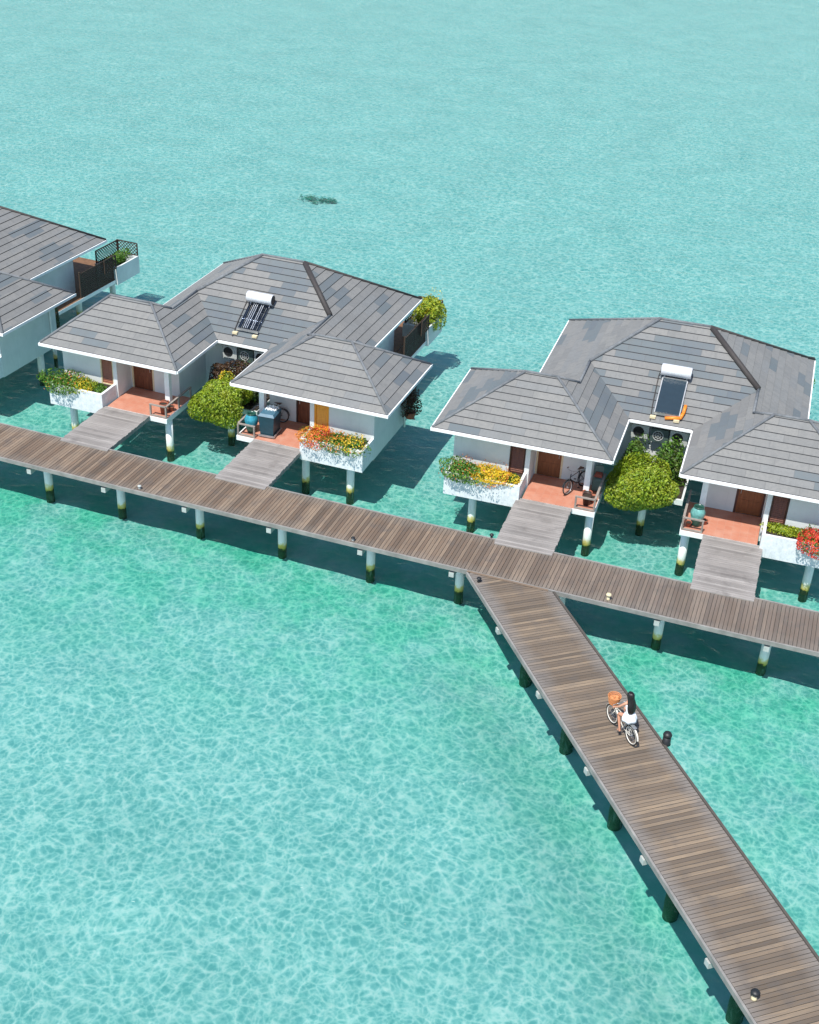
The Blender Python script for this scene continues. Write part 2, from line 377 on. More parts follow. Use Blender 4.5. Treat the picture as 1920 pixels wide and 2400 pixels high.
def empty(name, loc=(0, 0, 0), rz=0, label=None, cat=None, group=None):
    o = bpy.data.objects.new(name, None); o.empty_display_size = .3; col.objects.link(o)
    o.location = loc; o.rotation_euler = (0, 0, rz); return tag(o, label, cat, group)

# ------------------------------------------------------------------ sea
def bed(x, y):
    q = (x-14.42)*.785+(y+6.40)*.6195; al = (x-14.42)*.6195-(y+6.40)*.785
    ch = math.exp(-((q-.6)/2.6)**2)*min(1, max(0, (al-.5)/2.5))
    return -(.55 + .75*ch + .06*math.sin(x*1.9+y*.85)*math.sin(y*2.1-x*.6)*math.exp(-((y+3)/7)**2) + .04*math.sin(x*.31-1.7*y*.4))
def axis(lo, hi, st, far0, far1):
    a = []; x = lo
    while x <= hi: a.append(x); x += st
    g = st; x = lo
    while x > far0: g *= 1.35; x -= g; a.insert(0, x)
    g = st; x = a[-1]
    while x < far1: g *= 1.35; x += g; a.append(x)
    return a
xs, ys = axis(-28, 38, .35, -2500, 2500), axis(-30, 24, .35, -600, 4000)
b = MB()
for y in ys:
    for x in xs: b.v.append((x, y, bed(x, y)))
nx_ = len(xs)
for j in range(len(ys)-1):
    for i in range(nx_-1): b.f.append((j*nx_+i, j*nx_+i+1, (j+1)*nx_+i+1, (j+1)*nx_+i)); b.mi.append(0)
tag(b.build('seabed', 'seabed', None, True), 'pale sandy seabed seen through shallow turquoise water', kind='structure')
b = MB(); b.face([(-2500, -600, 0), (2500, -600, 0), (2500, 4000, 0), (-2500, 4000, 0)])
tag(b.build('water', 'water'), 'clear turquoise lagoon water with a painted net of ripple light', kind='structure')

# ------------------------------------------------------------------ boardwalk (gently curved), jetty, footbridges
DZ = 1.88
def walk_front(x):
    return -6.40 + .00028*(x-9)**2*1.35 if x > 9 else -6.40 + .00045*(x-9)**2
def walk_back(x): return walk_front(x) + 2.45
def plank_deck(b, mid, dirv, half, w, z, thick=.04, gap=.0004, u0=0):
    """one plank across the deck at mid"""
    nx, ny = -dirv[1], dirv[0]
    hw = (w-gap)/2; dz = random.uniform(-.004, .004); e0 = random.uniform(-.02, .02); e1 = random.uniform(-.02, .02)
    P = []
    for zz, ins in ((z-thick+dz, 0), (z+dz, .008)):
        for sx, sy in ((-1, -1), (1, -1), (1, 1), (-1, 1)):
            a = sx*(hw-ins); c_ = (half+(e0 if sy < 0 else e1))*sy
            P.append((mid[0]+dirv[0]*a+nx*c_, mid[1]+dirv[1]*a+ny*c_, zz))
    k = len(b.f); b.poly8(P); b.mi[k+3] = b.mi[k+5] = 1
    UV = [(-1, u0-hw), (-1, u0+hw), (1, u0+hw), (1, u0-hw)]*2
    for fi in range(k, k+6): b.uv[fi] = [UV[vi-(len(b.v)-8)] for vi in b.f[fi]]

def pile(parent, x, y, top, r=.17, name='pile', mat='pile'):
    b = MB(); b.tube((x, y, -.9), (x, y, top), r*1.03, r, n=16)
    return b.build(name, mat, parent, True)

bw = empty('boardwalk', (0, 0, 0), 0, 'long brown plank boardwalk on white piles running across in front of the villas', 'boardwalk')
b = MB(); x = -30.0; W_ = .145
while x < 40:
    y0 = walk_front(x); dx = 1; dy = walk_front(x+.5)-walk_front(x-.5); L = math.hypot(dx, dy)
    plank_deck(b, (x, y0+1.225), (dx/L, dy/L), 1.225, W_, DZ, u0=x); x += W_
b.build('deck', ['boardwalk', 'under'], bw)
fb, bb_, jo = MB(), MB(), MB(); x = -30.0
while x < 39.5:
    a, c = walk_front(x), walk_front(x+2)
    fb.bar((x, a-.05, DZ-.075), (x+2.004, c-.05, DZ-.075), .07, .17)
    bb_.bar((x, a+2.50, DZ-.075), (x+2.004, c+2.50, DZ-.075), .07, .17)
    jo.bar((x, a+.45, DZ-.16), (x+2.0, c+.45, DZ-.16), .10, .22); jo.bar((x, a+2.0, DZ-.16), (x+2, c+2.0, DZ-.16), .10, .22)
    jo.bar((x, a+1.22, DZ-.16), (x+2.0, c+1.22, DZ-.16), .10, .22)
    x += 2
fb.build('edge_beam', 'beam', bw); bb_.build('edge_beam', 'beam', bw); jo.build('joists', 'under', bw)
for i, px in enumerate((-12.6, -8.8, -4.97, -1.36, 2.40, 6.18, 10.08, 13.83, 17.9, 21.72, 25.66, 29.6)):
    y0 = walk_front(px)
    pile(bw, px, y0+1.22, DZ-.50, .175)
    b = MB(); b.box(px-.10, px+.10, y0-.05, y0+2.52, DZ-.48, DZ-.272); b.build('cross_beam', 'acwhite', bw)

JD = Vector((.6195, -.785, 0)).normalized(); JN = Vector((-JD.y, JD.x, 0))  # JN points right-up (towards +x,+y)
JA = Vector((14.42, -6.40, 0)); JW = 2.57
jt = empty('jetty', JA + Vector((0, 0, 0)), 0, 'wide plank jetty leaving the boardwalk and running to the lower right corner', 'jetty')
def jl(a, c, z=0): p = JD*a + JN*c; return (p.x, p.y, z)
b = MB(); a = -3.2; k = 0
# planks cut off where they would run over the boardwalk
while a < 34:
    nx = JN
    pts = []
    w = .135; hw = (w-.0004)/2
    cs = []
    for da in (-hw, hw):
        # start c so that world y <= front edge of the boardwalk - .09
        c0, c1 = 0, JW
        ylim = -6.40-.09 - JA.y
        # y = JD.y*(a+da)+JN.y*c <= ylim  -> c <= (ylim - JD.y*(a+da))/JN.y
        cm = (ylim - JD.y*(a+da))/JN.y
        cs.append((c0, min(c1, cm)))
    if cs[0][1] > .02 and cs[1][1] > .02:
        dz = random.uniform(-.004, .004); P = []
        for zz, ins in ((DZ-.044+dz, 0), (DZ-.004+dz, .008)):
            P += [jl(a-hw+ins, cs[0][0], zz), jl(a+hw-ins, cs[1][0], zz), jl(a+hw-ins, cs[1][1], zz), jl(a-hw+ins, cs[0][1], zz)]
        kf = len(b.f); base = len(b.v); b.poly8(P); b.mi[kf+3] = b.mi[kf+5] = 1
        q = lambda c: c/JW*2-1
        UV = [(q(cs[0][0]), a-hw), (q(cs[1][0]), a+hw), (q(cs[1][1]), a+hw), (q(cs[0][1]), a-hw)]*2
        for fi in range(kf, kf+6): b.uv[fi] = [UV[vi-base] for vi in b.f[fi]]
    a += w
b.build('deck', ['jetty', 'under'], jt)
lb, rb, jo = MB(), MB(), MB()
lb.bar(jl(.15, -.05, DZ-.09), jl(34, -.05, DZ-.09), .07, .18); rb.bar(jl(2.2, JW+.05, DZ-.07), jl(34, JW+.05, DZ-.07), .08, .20)
for c in (.4, 1.28, 2.15): jo.bar(jl(c*.8+.2, c, DZ-.17), jl(34, c, DZ-.17), .1, .22)
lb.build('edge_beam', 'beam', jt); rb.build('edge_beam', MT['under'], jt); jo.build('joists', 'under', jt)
b = MB(); b.bar((0.05, -.10, DZ+.012), (3.2, -.10, DZ+.012), .10, .02); b.build('joint_board', 'boardwalk', jt)
MT['pile_mossy'] = plain('mossy_dark_pile', (.012, .040, .012), .9, var=.6)
for i, a in enumerate((3.42, 7.13, 10.97, 14.80, 18.56, 22.4, 26.3)):
    p = jl(a, 1.28); b = MB(); b.lathe([(0, -1.9), (.22, -1.9), (.25, -.6), (.23, .05), (.19, .22), (.175, .5), (.175, DZ-.50)], 18, (p[0], p[1], 0)); b.build('pile', 'pile', jt, True)
    b = MB(); b.bar(jl(a, -.10, DZ-.39), jl(a, JW+.05, DZ-.39), .20, .20); b.build('cross_beam', 'acwhite', jt)

# ------------------------------------------------------------------ villas
H = 4.18
P2 = dict(W=8.651, w1=1.325, M=5.579, Tw=5.606, Tn=3.852, Tb=12.828, k=.600)
P3 = dict(W=8.949, w1=1.369, M=5.931, Tw=6.196, Tn=4.032, Tb=13.655, k=.573)
V1 = dict(P2, o=(-19.1185, .55937, -.04811)); V2 = dict(P2, o=(0, 0, 0), dL=.38); V3 = dict(P3, o=(19.6701, .15957, .04227))
def LW(v, s, t, z):
    x, y, a = v['o']; c, sn = math.cos(a), math.sin(a); return (x+c*s-sn*t, y+sn*s+c*t, z)

def clip(poly, n, c, keep_ge=True):
    out = []; m = len(poly)
    def f(p): d = p[0]*n[0]+p[1]*n[1]-c; return d if keep_ge else -d
    for i in range(m):
        a, b_ = poly[i], poly[(i+1) % m]; fa, fb_ = f(a), f(b_)
        if fa >= -1e-9: out.append(a)
        if (fa > 1e-9 and fb_ < -1e-9) or (fa < -1e-9 and fb_ > 1e-9):
            t = fa/(fa-fb_); out.append((a[0]+(b_[0]-a[0])*t, a[1]+(b_[1]-a[1])*t))
    o2 = []
    for p in out:
        if not o2 or math.hypot(p[0]-o2[-1][0], p[1]-o2[-1][1]) > 1e-5: o2.append(p)
    if len(o2) > 1 and math.hypot(o2[0][0]-o2[-1][0], o2[0][1]-o2[-1][1]) < 1e-5: o2.pop()
    return o2
def area(p): return abs(sum(p[i][0]*p[(i+1) % len(p)][1]-p[(i+1) % len(p)][0]*p[i][1] for i in range(len(p))))/2
def roof_face(b, poly, n, k, seed, patch=0.0, course=.335):
    nl = math.hypot(*n); n = (n[0]/nl, n[1]/nl)
    hs = [p[0]*n[0]+p[1]*n[1] for p in poly]; h0, h1 = min(hs), max(hs)
    kk = k; N = max(1, int(math.ceil((h1-h0)/course-.15))); tan = (-n[1], n[0])
    for i in range(N):
        lo, hi = h0+i*course, (h0+(i+1)*course if i < N-1 else h1)
        q = clip(clip(poly, n, lo), n, hi, False)
        if len(q) < 3 or area(q) < 1e-4: continue
        P, UV = [], []
        for p in q:
            h = p[0]*n[0]+p[1]*n[1]; fr = (h-lo)/course
            P.append((p[0], p[1], H + kk*(h-h0) + .038*(1-fr)))
            UV.append((p[0]*tan[0]+p[1]*tan[1]+seed*17.3+i*.001, i+min(.98, max(.02, fr))+seed*31))
        # orientation up
        nn = (Vector(P[1])-Vector(P[0])).cross(Vector(P[2])-Vector(P[0]))
        if nn.z < 0: P.reverse(); UV.reverse()
        b.face(P, 0, UV, patch)
        low = [p for p in q if abs(p[0]*n[0]+p[1]*n[1]-lo) < 1e-4]
        if len(low) >= 2:
            low.sort(key=lambda p: p[0]*tan[0]+p[1]*tan[1]); A, B = low[0], low[-1]
            zt = H+kk*(lo-h0)+.038; zb = H+kk*(lo-h0)-.004
            e = (-n[0]*.003, -n[1]*.003)
            b.face([(A[0]+e[0], A[1]+e[1], zb), (B[0]+e[0], B[1]+e[1], zb), (B[0], B[1], zt), (A[0], A[1], zt)], 1, [(0, 0)]*4, 0)

def villa(v, label, skip_left=False):
    W, w1, M_, Tw, Tn, Tb, k = (v[a] for a in ('W', 'w1', 'M', 'Tw', 'Tn', 'Tb', 'k')); dL = v.get('dL', 0)
    root = empty('water_villa', (v['o'][0], v['o'][1], 0), v['o'][2], label, 'villa', 'grey tiled villas on piles behind the boardwalk')
    d = Tw; hm = (Tb-Tn)/2; a = (M_-w1)/2
    z = lambda h: H+k*h
    roof = MB(); caps, dark, dark2 = MB(), MB(), MB(); fas = MB()
    def ridge(mb, p, q, w=.12, h=.05, lift=.035):
        A, B = Vector(p), Vector(q); A.z += lift; B.z += lift; mb.tube(A, B, w/2, n=8)
    G = {}; capsets = []
    for sg in (-1, 1):
        caps = MB()
        Wd = W-(.28 if (dL and sg < 0) else 0)
        OF, IF, OB = (sg*Wd, 0), (sg*w1, 0), (sg*Wd, Tw)
        RO = (sg*(W-d/2+(dL if sg < 0 else 0)), d/2); RI = (sg*(w1+d/2), d/2)
        PJ, KK, NN, C_ = (sg*(w1+a), Tw-a), (sg*(w1+a), Tn+a), (sg*w1, Tn), (sg*M_, Tw)
        MM, BB = (sg*(M_-hm), Tn+hm), (sg*M_, Tb)
        G[sg] = dict(OF=OF, IF=IF, OB=OB, RO=RO, RI=RI, PJ=PJ, KK=KK, NN=NN, C=C_, MM=MM, BB=BB, Wd=Wd)
        sd = 3+sg+v['o'][0]*.1
        roof_face(roof, [OF, IF, RI, RO], (0, 1), k, sd, -.10)
        # outer end (its own pitch when the ridge end is shifted)
        kk = k*(d/2)/abs(abs(OF[0])-abs(RO[0]))
        roof_face(roof, [OF, OB, RO], (-sg, 0), kk, sd+1, .03)
        roof_face(roof, [OB, C_, PJ, RI, RO], (0, -1), k, sd+2, 0)
        roof_face(roof, [IF, NN, KK, PJ, RI], (sg, 0), k, sd+3, .05)
        roof_face(roof, [BB, C_, PJ, KK, MM], (-sg, 0), k, sd+4, .0)
        P3_ = lambda p, h: (p[0], p[1], z(h))
        for p, q in ((P3_(OF, 0), P3_(RO, d/2)), (P3_(OB, 0), P3_(RO, d/2)), (P3_(IF, 0), P3_(RI, d/2)), (P3_(RO, d/2), P3_(RI, d/2)),
                     (P3_(RI, d/2), P3_(PJ, a)), (P3_(PJ, a), P3_(KK, a))): ridge(caps, p, q)
        if sg > 0:
            ridge(dark, P3_(KK, a), Vector(P3_(MM, hm)) + (Vector(P3_(KK, a))-Vector(P3_(MM, hm)))*.03, .26, .09, .05)
            ridge(dark2, P3_(MM, hm), P3_(BB, 0), .13)
        else:
            ridge(caps, P3_(KK, a), P3_(MM, hm), .16); ridge(caps, P3_(MM, hm), P3_(BB, 0))
        capsets.append(caps)
        # fascia/gutter along the eaves
        for p, q, o in ((OF, IF, (0, -1)), (OF, OB, (sg, 0)), (OB, C_, (0, 1)), (C_, BB, (sg, 0)), (IF, NN, (-sg, 0))):
            ox, oy = o[0]*.03, o[1]*.03
            ex = .055
            pa = Vector((p[0]+ox, p[1]+oy, H-.055)); qa = Vector((q[0]+ox, q[1]+oy, H-.055))
            dd = (qa-pa).normalized()
            if p in (OF, OB) and o[0] == 0: pa = pa - dd*.058
            if q == OB or q == BB: qa = qa
            fas.bar(pa, qa, .055, .13)
    mA, mB = G[-1], G[1]
    roof_face(roof, [mA['NN'], mB['NN'], mB['KK'], mB['MM'], mA['MM'], mA['KK']], (0, 1), k, 9+v['o'][0]*.1, .09)
    roof_face(roof, [mA['BB'], mB['BB'], mB['MM'], mA['MM']], (0, -1), k, 11, 0)
    caps = MB(); ridge(caps, (*mA['MM'], z(hm)), (*mB['MM'], z(hm))); capsets.append(caps)
    fas.bar((-w1-.03, Tn-.03, H-.055), (w1+.03, Tn-.03, H-.055), .055, .13)
    fas.bar((-M_-.05, Tb+.03, H-.055), (M_+.05, Tb+.03, H-.055), .055, .13)
    ro = roof.build('roof', ['tile', 'gap'], root)
    [c_.build('ridge_cap', 'ridge', ro, True) for c_ in capsets]; dk = dark.build('ridge_cap', 'ridge_dark', ro, True); dk['label'] = 'dark brown replaced hip cap'; dark2.build('ridge_cap', 'ridge_dark', ro, True)
    fas.build('fascia', 'white', root)
    # soffit: flat ceiling under the eaves (5 rectangles, butted)
    so_ = MB(); zs = H-.125
    for x0, x1, y0, y1 in ((-mA['Wd'], -w1, 0, Tw), (w1, mB['Wd'], 0, Tw), (-w1, w1, Tn, Tw), (-M_, M_, Tw, Tb)):
        so_.face([(x0, y0, zs), (x0, y1, zs), (x1, y1, zs), (x1, y0, zs)])
    so_.build('soffit', 'white', root)
    ow = W-.82; TW_ = .15; zt = H-.13; zb = 1.48; fw = .68; dw = 1.85; iw = 2.3; nw = Tn+.6; bwl = Tw-.62; ms = 5.05 if M_ < 5.8 else 5.3; bt = 10.45 if M_ < 5.8 else 11.2
    # ---- walls
    wm = MB()
    for sg in (-1, 1):
        X = lambda a_, b_: (min(sg*a_, sg*b_), max(sg*a_, sg*b_))
        o_ = ow-(.15 if (dL and sg < 0) else 0)
        wm.box(*X(o_-TW_, o_), fw, bwl, zb, zt)                                    # outer side wall
        # front room wall with window opening s 5.0..5.68, z 2.4..3.92
        wm.box(*X(5.70, o_-TW_), fw, fw+TW_, zb, zt); wm.box(*X(4.82, 5.02), fw-.04, fw+TW_, zb, zt)
        wm.box(*X(5.02, 5.70), fw, fw+TW_, zb, 2.40); wm.box(*X(5.02, 5.70), fw, fw+TW_, 3.90, zt)
        wm.box(*X(4.82, 4.97), fw+TW_, dw+.13, zb, zt)                             # partition beside the porch
        wm.box(*X(iw, 3.62), dw, dw+.13, 1.75, zt); wm.box(*X(3.62, 4.78), dw, dw+.13, 3.96, zt); wm.box(*X(4.78, 4.82), dw, dw+.13, 1.75, zt)
        wm.box(*X(iw, iw+TW_), dw+.13, nw, zb, zt)                                 # courtyard side
        wm.box(*X(ms, o_-TW_), bwl-TW_, bwl, zb, zt)                               # back of the wing
        wm.box(*X(ms-TW_, ms), bwl-TW_, bt, zb, zt)                                # main body side
    wm.box(-iw-TW_, iw+TW_, nw, nw+TW_, zb, zt); wm.box(-ms+TW_, ms-TW_, bt-TW_, bt, zb, zt)
    wm.build('wall', 'wall', root)
    sl_ = MB()
    sl_.box(-ms+.02, ms-.02, nw+.02, Tb+2.1, 1.52, 1.86)
    for sg in (-1, 1):
        X = lambda a_, b_: (min(sg*a_, sg*b_), max(sg*a_, sg*b_))
        sl_.box(*X(4.99, ow-.02), fw+.02, bwl-.02, 1.55, 1.84); sl_.box(*X(iw+.02, 4.99), dw+.02, bwl-.02, 1.55, 1.84)
    sl_.build('floor_slab', 'wall', root)
    for sg in (-1, 1):
        X = lambda a_, b_: (min(sg*a_, sg*b_), max(sg*a_, sg*b_)); rm = MB()
        rm.box(*X(1.74, 2.32), -.40, 2.05, 1.66, 1.885); rm.box(*X(2.32, 4.80), -.40, dw, 1.66, 1.885)
        rm.build('porch_slab', 'white', root)
    for sg in (-1, 1):
        side = 'R' if sg > 0 else 'L'
        X = lambda a_, b_: (min(sg*a_, sg*b_), max(sg*a_, sg*b_))
        f = MB(); f.box(*X(1.80, 4.80), -.37, dw-.002, 1.887, 1.903); f.box(*X(1.80, 2.28), dw-.001, 2.0, 1.887, 1.903)
        f.build('porch_floor', 'terra', root)
        st = v.get('style', {}).get(side, {})
        dr = MB(); dr.box(*X(3.70, 4.70), dw+.03, dw+.08, 1.905, 3.94)
        for zz in (2.05, 2.75, 3.45):
            dr.box(*X(3.80, 4.17), dw+.018, dw+.03, zz, zz+.5); dr.box(*X(4.23, 4.60), dw+.018, dw+.03, zz, zz+.5)
        do = dr.build('door', st.get('door', 'door'), root)
        fr = MB(); fr.box(*X(3.62, 3.70), dw-.012, dw+.09, 1.905, 3.96); fr.box(*X(4.70, 4.78), dw-.012, dw+.09, 1.905, 3.96)
        fr.build('door_frame', 'cream' if side == 'L' else 'darkframe', do)
        hd = MB(); hd.tube((sg*3.80, dw-.03, 2.85), (sg*3.80, dw-.03, 3.02), .015, n=8); hd.build('handle', 'steel', do)
        # shuttered window beside the porch
        wd = MB(); nsl = 17
        wd.box(*X(5.08, 5.64), fw+.06, fw+.08, 2.44, 3.86)
        for i in range(nsl):
            zz = 2.47+i*.082; y0 = fw+.02
            wd.poly8([(min(sg*5.10, sg*5.62), y0, zz), (max(sg*5.10, sg*5.62), y0, zz), (max(sg*5.10, sg*5.62), y0+.03, zz+.05), (min(sg*5.10, sg*5.62), y0+.03, zz+.05),
                      (min(sg*5.10, sg*5.62), y0, zz+.012), (max(sg*5.10, sg*5.62), y0, zz+.012), (max(sg*5.10, sg*5.62), y0+.03, zz+.062), (min(sg*5.10, sg*5.62), y0+.03, zz+.062)])
        wo = wd.build('louvred_shutter', st.get('win', 'red_wood'), root)
        wf = MB(); wf.box(*X(5.02, 5.08), fw-.015, fw+.1, 2.40, 3.90); wf.box(*X(5.64, 5.70), fw-.015, fw+.1, 2.40, 3.90)
        wf.box(*X(5.08, 5.64), fw-.015, fw+.1, 2.40, 2.46); wf.box(*X(5.08, 5.64), fw-.015, fw+.1, 3.85, 3.90)
        wf.build('frame', st.get('wframe', 'darkframe'), wo)
        # planter box in front of the room
        o_ = ow-(.15 if (dL and sg < 0) else 0)
        pl = MB(); pf = -.62
        pl.box(*X(4.90, o_), pf, pf+.12, 1.53, 2.55); pl.box(*X(4.90, 5.02), pf+.12, fw-.042, 1.53, 2.55); pl.box(*X(o_-.12, o_), pf+.12, fw-.002, 1.53, 2.55)
        pl.box(*X(5.02, o_-.12), pf+.12, fw-.002, 1.53, 1.66)
        po = pl.build('planter_box', 'planter', root)
        s_ = MB(); s_.box(*X(5.02, o_-.12), pf+.12, fw-.01, 2.2, 2.42); s_.build('soil', 'soil', po)
        # porch post, railing
        pp = MB(); pp.box(*X(2.26, 2.50), .86, 1.10, 1.903, zt); pp.build('porch_post', 'white', root)
        rl = MB(); rx = 1.80
        rl.bar((sg*rx, -.33, 2.46), (sg*2.62, -.33, 2.46), .09, .05); rl.bar((sg*rx, -.285, 2.46), (sg*rx, 2.0, 2.46), .09, .05)
        rl.bar((sg*rx, -.33, 1.935), (sg*2.62, -.33, 1.935), .09, .06)
        for q in ((rx, -.33), (2.58, -.33), (rx, .85), (rx, 1.96)): rl.box(*X(q[0]-.035, q[0]+.035), q[1]-.035, q[1]+.035, 1.905, 2.434)
        rl.build('railing', 'rail', root)
        # piles
        for q in (((4.86, .14, 1.53) if (v is V2 and sg > 0) else (1.98, .18, 1.66)), (7.0, .15, 1.53), ((7.25, 4.2, 1.48) if v is V1 else (6.2, 3.4, 1.48)), (4.7, 8.0, 1.5), (4.3, 11.6, 1.5), (4.5, 14.6, 1.5)):
            pile(root, sg*q[0], q[1], q[2], .17)
        dp = MB(); dp.tube((sg*(o_+.06), bwl-.5, zt-.02), (sg*(o_+.06), bwl-.5, 1.35), .045, n=10); dp.tube((sg*(o_+.06), bwl-.5, zt+.02), (sg*(W-.02), bwl-.5, H-.1), .045, n=10)
        dp.build('downpipe', 'white', root, True)
        vt = MB(); vt.box(*X(o_-.02, o_+.012), 1.9, 2.6, 3.62, 3.8); vt.build('vent', 'black', root)
        # terrace deck edge, screen, corner planter at the back
        dk_ = MB(); dk_.box(*X(ms+.01, 5.92), bwl+.01, Tb+2.1, 1.70, 1.90); dk_.build('side_deck', 'white', root)
        tf = MB(); tf.box(*X(ms+.02, 5.90), bwl+.02, Tb+2.08, 1.902, 1.918); tf.build('deck_boards', 'terrace', root)
        sc_ = MB(); s0 = 5.86
        t0, t1 = bt-.6, Tb+.05
        for i in range(13):
            zz = 1.98+i*.105; sc_.bar((sg*s0, t0, zz), (sg*s0, t1, zz), .03, .07)
        for tt in (t0, (t0+t1)/2, t1): sc_.bar((sg*(s0-.02), tt, 1.9), (sg*(s0-.02), tt, 3.36), .08, .08)
        for i in range(12): sc_.bar((sg*(s0-.04), t0+i*(t1-t0)/12, 1.95), (sg*(s0-.04), t0+(i+1)*(t1-t0)/12, 3.3), .02, .04)
        sc_.build('privacy_screen', 'rail_dark', root)
        ba, bb2 = Tb+.15, Tb+2.35
        bx = MB(); s1 = 6.05
        bx.box(*X(s1-.1, s1), ba, bb2, 1.62, 2.62); bx.box(*X(4.7, s1-.1), bb2-.1, bb2, 1.62, 2.62); bx.box(*X(4.7, s1-.1), ba, ba+.1, 1.62, 2.62); bx.box(*X(4.6, 4.7), ba, bb2, 1.62, 2.62)
        bx.box(*X(4.7, s1-.1), ba+.1, bb2-.1, 1.62, 2.35)
        bx.build('corner_planter', 'wall', root)
        def lat(p, q, zlo, zhi, st_=.2):
            lt = MB(); p, q = Vector(p), Vector(q); L = (q-p).length; dd = (q-p)/L; hh = zhi-zlo
            lt.bar(p+Vector((0, 0, zlo)), q+Vector((0, 0, zlo)), .04, .05); lt.bar(p+Vector((0, 0, zhi)), q+Vector((0, 0, zhi)), .04, .06)
            lt.bar(p+Vector((0, 0, zlo)), p+Vector((0, 0, zhi)), .06, .06); lt.bar(q+Vector((0, 0, zlo)), q+Vector((0, 0, zhi)), .06, .06)
            n_ = int((L+hh)/st_)
            for i in range(n_):
                for sgn in (1, -1):
                    u0 = -hh+i*st_ if sgn > 0 else i*st_; u1 = u0+hh*sgn
                    za, zb_ = 0, hh
                    a0, a1 = u0, u1
                    # clip to [0,L]
                    def cl(ua, za_, ub, zb2):
                        if ua == ub: return None
                        t_0, t_1 = 0, 1
                        for bound, ge in ((0, True), (L, False)):
                            fa = (ua-bound)*(1 if ge else -1); fb2 = (ub-bound)*(1 if ge else -1)
                            if fa < 0 and fb2 < 0: return None
                            if fa < 0: t_0 = max(t_0, fa/(fa-fb2))
                            if fb2 < 0: t_1 = min(t_1, fa/(fa-fb2))
                        if t_1-t_0 < .05: return None
                        g = lambda t: (ua+(ub-ua)*t, za_+(zb2-za_)*t)
                        return g(t_0), g(t_1)
                    r_ = cl(a0, za, a1, zb_)
                    if r_: (u_, z_), (u2, z2) = r_; lt.bar(p+dd*u_+Vector((0, 0, zlo+z_)), p+dd*u2+Vector((0, 0, zlo+z2)), .02, .035)
            lt.build('lattice', 'rail_dark', root)
        lat((sg*(s1-.05), Tb-.9, 0), (sg*(s1-.05), ba, 0), 2.6, 3.35)
        lat((sg*4.66, bb2-.05, 0), (sg*(s1-.05), bb2-.05, 0), 2.66, 3.35)
        lat((sg*4.72, ba, 0), (sg*4.72, bb2-.05, 0), 2.66, 3.35)
    tf = MB(); tf.box(-ms+.03, ms-.03, bt+.01, Tb+2.08, 1.87, 1.915); tf.build('terrace_floor', 'terrace', root)
    # courtyard planting bed between the wings
    cb = MB(); cb.box(-1.55, 1.55, 2.15, nw-.01, 1.55, 1.80); cbo = cb.build('courtyard_slab', 'wall', root)
    s_ = MB(); s_.box(-1.45, 1.45, 2.25, nw-.1, 1.803, 1.90); s_.build('soil', 'soil', cbo)
    pile(root, -.08, 2.62, 1.55, .16)
    return root

V2['style'] = {'L': dict(door='door', win='red_wood', wframe='cream'), 'R': dict(door='door', win='orange_wood', wframe='orange_wood')}
V3['style'] = {'L': dict(door='door_warm', win='door', wframe='darkframe'), 'R': dict(door='door_warm', win='door', wframe='darkframe')}
villa(V1, 'grey tiled white villa cut off by the left edge, with a lattice corner balcony')
villa(V2, 'white duplex villa with a solar tube heater on its grey roof, orange shutter')
villa(V3, 'white duplex villa with a flat dark solar panel on its grey roof, rightmost')

# footbridges
def bridge(v, s0, s1, label):
    root = empty('footbridge', LW(v, (s0+s1)/2, -.42, 0), v['o'][2], label, 'footbridge', 'pale plank footbridges from the boardwalk to the villa porches')
    o = v['o']; mid = LW(v, (s0+s1)/2, -4.0, 0)
    yl = walk_back(mid[0]); # local t of the boardwalk's back edge
    tl = (mid[1]-yl)
    end = -4.0-tl-.05+ -.06
    hw = (s1-s0)/2; L = -(end+.42)
    b = MB(); t = -.068; w = .135
    while t > -L-.10:
        P0 = (0, t); zz = 1.905 + (0)*t
        plank_deck(b, (0, t), (0, 1), hw, w, 1.915, u0=t+s0*3); t -= w
    b.build('deck', ['bridge', 'beam'], root)
    e = MB()
    for sg in (-1, 1): e.bar((sg*(hw-.06), -.02, 1.79), (sg*(hw-.06), -L+.12, 1.79), .09, .165)
    e.bar((0, -.02, 1.78), (0, -L+.12, 1.78), .09, .16)
    e.build('bearer', 'beam', root)
bridge(V2, -4.93, -2.58, 'pale footbridge to the porch with the red pots, leftmost of the four')
bridge(V2, 2.62, 4.95, 'pale footbridge to the porch with the dark bin, second from the left')
bridge(V3, -5.02, -2.68, 'pale footbridge to the porch with the parked bicycle, third from the left')
bridge(V3, 2.66, 5.02, 'pale footbridge to the porch with the green glazed jar, rightmost of the four')

# ------------------------------------------------------------------ planting
def rnd_ball():
    while True:
        p = Vector((random.uniform(-1, 1), random.uniform(-1, 1), random.uniform(-1, 1)))
        if p.length < 1: return p
def crown(n, c, r, size, boxy=2.0, shell=.6, lump=.12, seed=0, bottom=None):
    """leaf cloud: superellipsoid with uneven outline"""
    random.seed(seed); b = MB(); lumps = [(rnd_ball().normalized(), random.uniform(-1, 1)) for _ in range(26)]
    for _ in range(n):
        d = rnd_ball().normalized()
        q = (abs(d.x)**boxy+abs(d.y)**boxy+abs(d.z)**boxy)**(-1/boxy)
        f = 1+sum(lump*a*max(0, d.dot(l)-.6)/.4 for l, a in lumps)
        rad = q*f*(1-shell*random.random()**2.2)
        p = Vector((c[0]+d.x*rad*r[0], c[1]+d.y*rad*r[1], c[2]+d.z*rad*r[2]))
        if bottom is not None and p.z < bottom: continue
        b.leaf(p, size, d)
    return b
